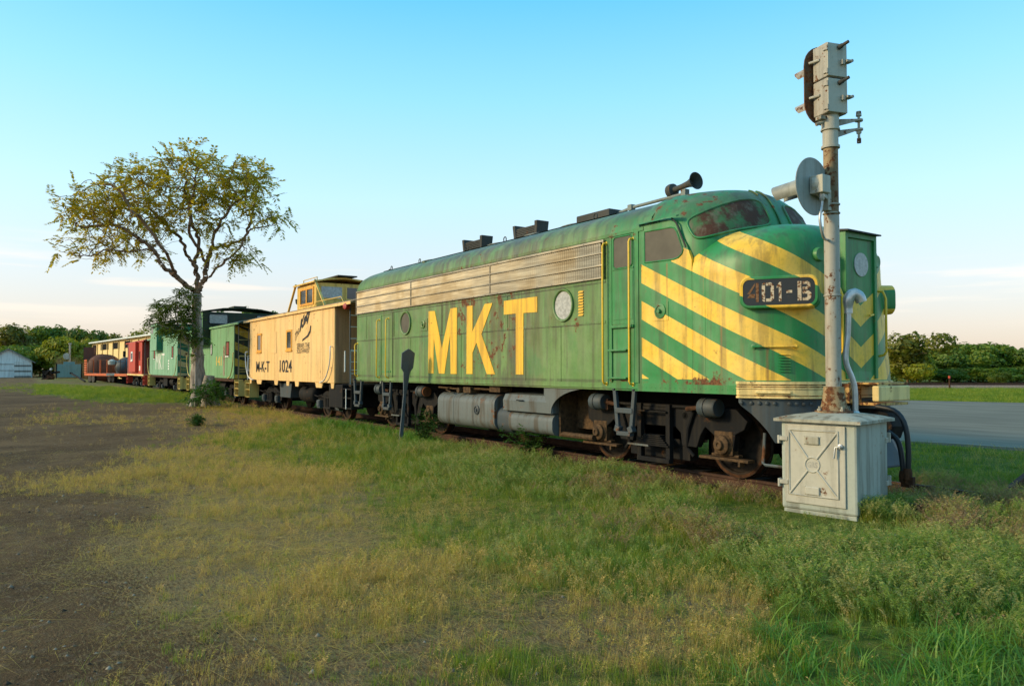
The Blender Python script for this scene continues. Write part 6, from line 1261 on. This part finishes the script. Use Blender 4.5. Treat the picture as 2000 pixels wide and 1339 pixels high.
# distant broadleaf trees, each its own crown and trunk
def far_tree_meshes(seed, mleaf, nb=9, nleaf=5200, trunk=True, tall=1., leaf=.16):
    rg = np.random.default_rng(seed); C = []; N_ = []
    bl = [(rg.normal(scale=.26,size=2), rg.uniform(.38,.86), rg.uniform(.16,.30)) for _ in range(nb)]+[(np.zeros(2), .6, .30), (np.array([.1,-.1]), .82, .20), (np.zeros(2), .35, .30)]
    for (xy, z, r) in bl:
        n = int(nleaf*r*r/sum(b[2]**2 for b in bl)); v = rdir(n, rg); rr = (.55+.5*rg.random(n)**.5)*(1+.22*np.sin(v[:,0]*7+z*9)*np.sin(v[:,2]*6+xy[0]*20)); c = np.stack([xy[0]+v[:,0]*r*rr, xy[1]+v[:,1]*r*rr, (z+v[:,2]*r*.85*rr)*tall], 1); C.append(c); N_.append(v)
    C = np.concatenate(C); v = np.concatenate(N_); keep = C[:,2] > .06; C, v = C[keep], v[keep]; n = len(C); a = np.cross(v, rdir(n, rg)); a /= np.linalg.norm(a,axis=1)[:,None]; nn = v+rg.normal(scale=.55,size=(n,3)); b = np.cross(nn, a); b /= np.linalg.norm(b,axis=1)[:,None]; l = leaf*.22*rg.uniform(.6,1.3,n)[:,None]
    V, F = leaf_quads(C, a*l, b*l*.62); tint = np.repeat(np.clip(.5+.9*(fbm(C[:,0]*3+9, C[:,2]*3+C[:,1]*2, .5, seed)-.5)+rg.normal(scale=.2,size=n), 0, 1), 4)
    mc = np_mesh('crown', V, F, mleaf, {'tint': tint})
    S0, S1, R0, R1 = [], [], [], []
    def br(p, d, L, r, dep):
        q = p+d*L; S0.append(p); S1.append(q); R0.append(r); R1.append(r*.65)
        if dep:
            for _ in range(3): e = d+rg.normal(scale=.45,size=3); e /= np.linalg.norm(e); br(q, e, L*.62, r*.6, dep-1)
    br(np.array([0,0,-.05]), np.array([.02,0,1.]), .38*tall, .022, 3); V, F = segs_mesh(np.array(S0), np.array(S1), np.array(R0), np.array(R1), 6); return mc, np_mesh('trunk', V, F, m_bark2)
KT = [far_tree_meshes(s, f_far[k], nb, nl, True, tl_, lf) for s, k, nb, nl, tl_, lf in ((1,0,9,6500,1.,.16),(2,1,10,6500,.9,.15),(3,2,8,5200,1.15,.16),(4,0,12,6500,.85,.15),(5,2,6,3000,1.2,.15))]
def far_tree(kind, px, Z, top, wpx, label, group, gz=None, rot=0.):
    x, y, z = base(px, Z, gz); t = thing('tree', label, 'tree', (x, y, z-.1), rot, group); k = Z/1500.; H = 1.624+(717.5-top)*k-z; S = (wpx*k, wpx*k, H/(1.08*(1.,.9,1.15,.85,1.2)[kind]))
    c = link('crown', KT[kind][0], t); c.scale = S; b = link('trunk', KT[kind][1], t); b.scale = S; return t
GL, GR_ = 'trees behind the yard on the left', 'trees along the distant railway line'
for i, (kd, px, Z, top, w_, lab) in enumerate([(2,35,120,624,62,'tall open pine-like tree with bare lower trunk behind the white garage'),(4,62,125,632,48,'ragged tall tree right of the pine-like one, with orange lit trunk'),(2,8,122,645,60,'broad olive tree at the left edge behind the garage roof'),(0,112,128,626,70,'tall rounded dark green tree behind the teal box'),(3,150,128,634,60,'dense dark green tree left of the cream shed'),(1,112,108,652,56,'yellow green round tree in front of the dark ones'),(1,160,110,656,54,'second yellow green tree, beside the cream shed end'),
   (0,175,132,641,40,'small dark tree top just left of the cream shed roof'),(2,206,130,644,40,'lone tree top above the left end of the cream shed'),(2,232,128,643,40,'sparse tree top above the middle of the cream shed'),(4,268,120,634,50,'leafy tree top above the right end of the cream shed'),(3,78,112,672,60,'low bushy tree behind the scrap machinery'),(3,140,116,676,60,'low dark bushy tree behind the crossing signal'),(0,440,95,594,50,'tree top showing above the roof of caboose 141'),(0,494,92,588,50,'tree top right of the roof hatch of caboose 141'),(3,46,108,668,70,'low dense shrubby tree at the garage side'),(3,185,118,682,50,'low shrubby tree at the foot of the shed wall')]):
    far_tree(kd, px, Z, top, w_*1.5, lab, GL, None, i*1.3)
for i, (kd, px, Z, top, w_, lab) in enumerate([(2,1772,84,640,95,'yellowish tree beside the locomotive nose, first of the far row'),(0,1845,92,668,90,'dark green tree in the shaded middle of the far row'),(1,1815,98,676,80,'pale tree between the yellowish and the dark one'),(0,1895,95,662,100,'broad domed dark tree, tallest of the far row'),(3,1935,97,664,90,'dense tree right of the broad domed one'),(2,1975,96,680,80,'olive tree near the right edge'),(0,2025,96,676,90,'tree cut by the right edge of the far row'),(3,1855,88,716,80,'low dark shrubby tree under the tall row'),(1,1790,84,690,70,'low yellow green bushy tree beside the nose'),
   (3,1920,90,714,90,'low dark thicket tree under the domed one'),(3,1985,92,712,80,'low thicket tree near the right edge'),(1,1957,80,722,26,'small bright young tree in front of the far row'),(0,2080,98,670,100,'tree just beyond the right edge'),(3,1740,92,690,80,'dark tree half behind the locomotive nose')]):
    far_tree(kd, px, Z, top, w_*1.25, lab, GR_, -.15, i*1.7+.4)
# tan reeds round the old signal
rg = np.random.default_rng(8); n = 900; pp = np.array([P(px_, 716, Z_) for px_, Z_ in zip(rg.uniform(108, 182, n), rg.uniform(98, 106, n))]); pp[:,2] = ZG(pp[:,0], pp[:,1]); h = rg.uniform(1.4, 3.1, n); tp_ = pp+np.stack([rg.normal(scale=.25,size=n), rg.normal(scale=.25,size=n), h], 1); wv = RT[None]*.045
V = np.stack([pp-wv, pp+wv, tp_], 1).reshape(-1,3); F = np.arange(n*3).reshape(n,3); o_ = link('reeds', np_mesh('reeds', V, F, foliage('tan reed stems', (.20,.13,.05), (.34,.24,.11), .3), {'tint': np.repeat(rg.random(n), 3)})); tag(o_, 'tall dry tan reeds behind the teal box', 'reeds', None, 'stuff')
# ------------------------------------------------------------ grass: tuft meshes instanced on points by geometry nodes
g_green = foliage('green grass blades', (.095,.195,.012), (.21,.305,.026), .42, (.28,.28,.035))
g_seed = foliage('pale green seed heads', (.19,.30,.045), (.29,.37,.08), .42, (.33,.28,.12))
g_purp = foliage('purplish drooping seed heads', (.31,.20,.10), (.40,.27,.15), .42, (.24,.30,.06))
g_dry = foliage('dry straw', (.46,.30,.09), (.70,.49,.18), .38, (.36,.31,.06))
g_broad = foliage('broad bright green blades', (.06,.19,.020), (.13,.30,.04), .45, (.19,.30,.045))
def blades(n, h, w, spread, lean, rg, seg=4, droop=.4, flat=False):
    Vs, Fs, tn = [], [], []; c = 0
    for _ in range(n):
        a = rg.uniform(0, 2*PI); b = np.array([rg.normal(scale=spread), rg.normal(scale=spread), 0]); H = h*rg.uniform(.45, 1.1); ln = abs(rg.normal(scale=lean))*H; d = np.array([math.cos(a), math.sin(a), 0]); sdv = np.array([-d[1], d[0], 0])*w*rg.uniform(.6,1.2)
        ti = rg.random(); dr = droop*rg.uniform(.3,1.4)
        for k in range(seg+1):
            t = k/seg; p = b+d*(ln*t**1.6+dr*H*.55*t**3)+np.array([0,0,H*(t-dr*.55*t**3)]); ww = sdv*(1-t**1.6)*.5 if k < seg else sdv*0
            if flat: p[2] = .004+.02*math.sin(t*3)*H
            Vs += [p-ww, p+ww]; tn += [ti*.6+.4*t]*2
        for k in range(seg): Fs.append((c+2*k, c+2*k+1, c+2*k+3, c+2*k+2))
        c += 2*(seg+1)
    return np.array(Vs), np.array(Fs), np.array(tn)
def heads(n, h, rg, spread=.05, per=9, size=.022, droop=1.):
    """thin stems ending in drooping panicles of small spikelets"""
    C, A, B, tn = [], [], [], []; S = []
    for _ in range(n):
        a = rg.normal(scale=1.1); d = np.array([math.cos(a), math.sin(a), 0]); H = h*rg.uniform(.6, 1.08); b = np.array([rg.normal(scale=spread), rg.normal(scale=spread), 0]); ti = rg.random(); ln = rg.uniform(.08,.30)*H
        path = [b+d*(ln*t**2+.30*droop*H*max(0,t-.62)**1.4)+np.array([0,0,H*(t-.30*droop*max(0,t-.75)**1.2)]) for t in np.linspace(0,1,7)]
        for p0, p1 in zip(path, path[1:]): m = (p0+p1)/2; s_ = np.cross(p1-p0, [d[1],-d[0],.2]); s_ /= np.linalg.norm(s_)+1e-9; C.append(m); A.append((p1-p0)*.52); B.append(s_*.0016); tn.append(ti*.5)
        for k in range(per):
            t = .62+.38*(k+rg.random())/per; f = t*6; i = min(5, int(f)); p = path[i]+(path[i+1]-path[i])*(f-i)+rg.normal(scale=.007,size=3); ax_ = path[i+1]-path[i]; ax_ /= np.linalg.norm(ax_)
            v = ax_*.9+d*rg.uniform(.15,.6)*droop+rg.normal(scale=.22,size=3)-np.array([0,0,.55*droop]); v /= np.linalg.norm(v); s_ = np.cross(v, rg.normal(size=3)); s_ /= np.linalg.norm(s_); l = size*rg.uniform(.6,1.3); C.append(p+v*l); A.append(v*l); B.append(s_*l*.26); tn.append(ti)
    V, F = leaf_quads(np.array(C), np.array(A), np.array(B)); return V, F, np.repeat(tn, 4)
def tuft_coll(name, makers):
    """makers: list of lists of (V, F, tint, material)"""
    cl_ = bpy.data.collections.new(name)
    for i, parts in enumerate(makers):
        V = []; F = []; T_ = []; mi = []; mats = []; n = 0
        for (v, f, t, m) in parts:
            V.append(v); F.append(f+n); T_.append(t); mi.append(np.full(len(f), len(mats))); mats.append(m); n += len(v)
        me = np_mesh(name, np.concatenate(V), np.concatenate(F), mats[0], {'tint': np.concatenate(T_)})
        for m in mats[1:]: me.materials.append(m)
        me.polygons.foreach_set('material_index', np.concatenate(mi).astype(np.int32)); cl_.objects.link(bpy.data.objects.new(name, me))
    return cl_
rg = np.random.default_rng(77); B = lambda m, *a, **k: (*blades(*a, rg, **k), m); Hd = lambda m, *a, **k: (*heads(*a, rg, **k), m)
C_green = tuft_coll('green_tuft', [[B(g_green, 24, .20, .0050, .05, .28, droop=.25)] for _ in range(4)])
C_dry = tuft_coll('straw_tuft', [[B(g_dry, 15, .24, .0042, .05, .32, droop=.35), B(g_green, 6, .14, .0045, .05, .3, droop=.3)] for _ in range(3)]+[[Hd(g_dry, 7, .30, per=8, size=.013), B(g_dry, 10, .15, .004, .05, .6)] for _ in range(2)])
C_seed = tuft_coll('seed_tuft', [[Hd(g_seed, 10, .32, per=15, size=.014), B(g_green, 18, .22, .0048, .05, .25, droop=.25)] for _ in range(4)]); C_purp = tuft_coll('purple_tuft', [[Hd(g_purp, 10, .34, per=16, size=.014), B(g_green, 16, .21, .0048, .05, .25, droop=.25)] for _ in range(3)])
C_stalk = tuft_coll('stalk_tuft', [[Hd(g_dry, 4, .36, per=9, size=.013, spread=.07), B(g_dry, 5, .22, .0035, .06, .4)] for _ in range(3)])
C_broad = tuft_coll('broad_tuft', [[B(g_broad, 15, .27, .011, .05, .75, seg=6, droop=.8)] for _ in range(4)])
C_lawn = tuft_coll('lawn_tuft', [[B(g_green, 34, .075, .006, .09, .5)] for _ in range(3)])
C_litter = tuft_coll('litter_tuft', [[B(g_dry, 16, .16, .0035, .10, 1.2, flat=True)] for _ in range(3)])
def scatter(name, coll, pts, scl, label, cat):
    me = bpy.data.meshes.new(name); me.vertices.add(len(pts)); me.vertices.foreach_set('co', np.asarray(pts, np.float32).ravel())
    for a, v in (('size', scl), ('turn', RNG.uniform(0, 2*PI, len(pts))), ('lean', RNG.normal(scale=.13, size=len(pts)))): t = me.attributes.new(a, 'FLOAT', 'POINT'); t.data.foreach_set('value', np.asarray(v, np.float32))
    o = link(name, me); tag(o, label, cat, None, 'stuff')
    g = bpy.data.node_groups.new(name, 'GeometryNodeTree'); g.interface.new_socket('Geometry', in_out='INPUT', socket_type='NodeSocketGeometry'); g.interface.new_socket('Geometry', in_out='OUTPUT', socket_type='NodeSocketGeometry')
    N = g.nodes.new; gi, go = N('NodeGroupInput'), N('NodeGroupOutput'); ip = N('GeometryNodeInstanceOnPoints'); ci = N('GeometryNodeCollectionInfo'); ci.inputs['Collection'].default_value = coll; ci.inputs['Separate Children'].default_value = True; ci.inputs['Reset Children'].default_value = True
    def at_(nm): a = N('GeometryNodeInputNamedAttribute'); a.data_type = 'FLOAT'; a.inputs['Name'].default_value = nm; return a.outputs['Attribute']
    rv = N('FunctionNodeRandomValue'); rv.data_type = 'INT'; rv.inputs[4].default_value = 0; rv.inputs[5].default_value = 50
    cx = N('ShaderNodeCombineXYZ'); L_ = g.links.new; L_(at_('lean'), cx.inputs[0]); L_(at_('lean'), cx.inputs[1]); L_(at_('turn'), cx.inputs[2])
    ip.inputs['Pick Instance'].default_value = True; L_(gi.outputs[0], ip.inputs['Points']); L_(ci.outputs[0], ip.inputs['Instance']); L_(rv.outputs[2], ip.inputs['Instance Index']); L_(at_('size'), ip.inputs['Scale'])
    er = N('FunctionNodeEulerToRotation'); L_(cx.outputs[0], er.inputs[0]); L_(er.outputs[0], ip.inputs['Rotation']); L_(ip.outputs[0], go.inputs[0])
    md = o.modifiers.new('tufts', 'NODES'); md.node_group = g; return o
ORG[:] = [0,0,0]
def ground_points(n, z0, z1, pw=1.):
    """random ground points in the wedge before the camera, z0..z1 metres deep"""
    Z = (z0**pw+(z1**pw-z0**pw)*RNG.random(n))**(1/pw); u = RNG.uniform(-.80, .80, n); L = u*Z
    x = CAM[0]+VH[0]*Z+RT[0]*L; y = CAM[1]+VH[1]*Z+RT[1]*L; ok = (y < near(x)) | (y > farl(x)+.2); ok &= ~((np.abs(y) < 1.0) & (x < 14.0) & (RNG.random(n) < .93))
    dx, dy = x-CX, y-CY; a = dx*math.cos(-CRZ)-dy*math.sin(-CRZ); b = dx*math.sin(-CRZ)+dy*math.cos(-CRZ); ok &= ~((np.abs(a) < .47) & (np.abs(b) < .48))
    x, y, Z = x[ok], y[ok], Z[ok]; return x, y, Z
def field(name, coll, n, col, z1, base_s, label, cat, fn=None, thr=.06, pw=1.35, hz=.6, z0=2.6):
    x, y, Z = ground_points(n, z0, z1, pw); c = cover(x, y)
    w_ = fn(c, x, y) if fn else c[:,col]; w_ = w_*np.clip(-.15+2.3*fbm(x, y, .75, 40+col), 0, 1.7)*np.clip(.1+1.8*fbm(x, y, 2.6, 60+col), .3, 1.3); keep = RNG.random(len(x)) < np.clip((w_-thr)*1.35, 0, 1); x, y, Z, w_ = x[keep], y[keep], Z[keep], w_[keep]
    s = base_s*RNG.uniform(.6, 1.25, len(x))*(.62+.5*np.clip(w_, 0, 1))*(1+np.clip((Z-9)/40, 0, hz))*(.30+.70*ss((np.hypot(x-CX-.35, y-CY+1.0)-.72)/.9)); return scatter(name, coll, np.stack([x, y, ZG(x, y)-.012], 1), s, label, cat)
field('grass', C_green, 120000, 0, 60, .66, 'short green grass between the dirt lot and the track', 'grass', thr=.08)
field('straw_grass', C_dry, 110000, 1, 30, .60, 'dry straw coloured grass in the open ground', 'dry grass', thr=.11)
pm = lambda x, y: ss((fbm(x, y, 1.5, 91)-.42)/.16)
field('seed_grass', C_seed, 60000, 3, 26, .76, 'soft pale seed head grass round the cabinet', 'grass', fn=lambda c, x, y: c[:,3]*(1-.85*pm(x, y)*np.clip(c[:,3]*1.2, 0, 1)))
field('purple_grass', C_purp, 52000, 3, 22, .78, 'purplish drooping seed head grass in patches at the right', 'grass', fn=lambda c, x, y: c[:,3]*pm(x, y)*np.clip(c[:,3]*1.15, 0, 1), thr=.1)
field('straw_stalks', C_stalk, 15000, 1, 16, .85, 'scattered tall straw stalks standing among the green grass', 'dry grass', fn=lambda c, x, y: .16+.3*c[:,1]-.5*c[:,2], thr=.1)
field('broad_grass', C_broad, 9000, 4, 16, .85, 'broad bladed green grass clumps in the lower right', 'grass', thr=.12)
field('lawn', C_lawn, 52000, 5, 75, 1.1, 'mown lawn by the asphalt lot', 'lawn', hz=1.2)
field('straw_litter', C_litter, 52000, 2, 16, 1.0, 'dead straw lying on the bare dirt', 'straw', fn=lambda c, x, y: np.clip(c[:,1]*1.1+.12*c[:,2], 0, 1), thr=.03)
# tall clumps against the rail and the cabinet plinth
xs_ = np.concatenate([RNG.uniform(-12, 13, 520), RNG.uniform(-3, 4.5, 160)]); ys_ = -1.30-RNG.gamma(1.5, .16, len(xs_)); scatter('rail_side_grass', C_broad, np.stack([xs_, ys_, ZG(xs_, ys_)], 1), RNG.uniform(.55, 1.2, len(xs_))*np.where((xs_ > -3) & (xs_ < 5), 1.25, .45), 'taller grass fringe growing along the near rail', 'grass')
a_ = RNG.uniform(-1.1, 1.1, 260); b_ = RNG.uniform(-.42, .7, 260); a_ = np.where(b_ > -.5, .5+RNG.gamma(1.2, .1, 260), a_*.6)
xx = CX+a_*math.cos(CRZ)-b_*math.sin(CRZ); yy = CY+a_*math.sin(CRZ)+b_*math.cos(CRZ); scatter('cabinet_grass', C_seed, np.stack([xx, yy, ZG(xx, yy)], 1), RNG.uniform(.5, .95, 260), 'seed head grass crowding the foot of the relay cabinet', 'grass')
# small pale stones and clods on the dirt
mb = MB(); vs = []
x, y, Z = ground_points(13000, 2.8, 26, 1.2); c = cover(x, y); k = RNG.random(len(x)) < c[:,2]*.75; x, y = x[k], y[k]; z = ZG(x, y); r = np.minimum(np.exp(RNG.normal(-4.7, .6, len(x))), .024); n = len(x)
oct_ = np.array([(1,0,0),(0,1,0),(-1,0,0),(0,-1,0),(0,0,.7),(0,0,-.5)]); of = np.array([(0,1,4),(1,2,4),(2,3,4),(3,0,4),(1,0,5),(2,1,5),(3,2,5),(0,3,5)])
V = np.stack([x, y, z], 1)[:,None]+oct_[None]*r[:,None,None]*RNG.uniform(.55, 1.35, (n, 6, 3)); F = (np.arange(n)[:,None,None]*6+of[None]).reshape(-1,3)
t = NT('dirt clods and pebbles'); pm_ = t.bsdf(t.mix(t.attr('tint'), (.05,.038,.028), (.30,.26,.20)), .95, 0, .1); o_ = link('pebbles', np_mesh('pebbles', V.reshape(-1,3), F, pm_, {'tint': np.repeat(RNG.random(n)**2.2, 6)})); tag(o_, 'loose pebbles and clods on the dirt', 'pebbles', None, 'stuff')
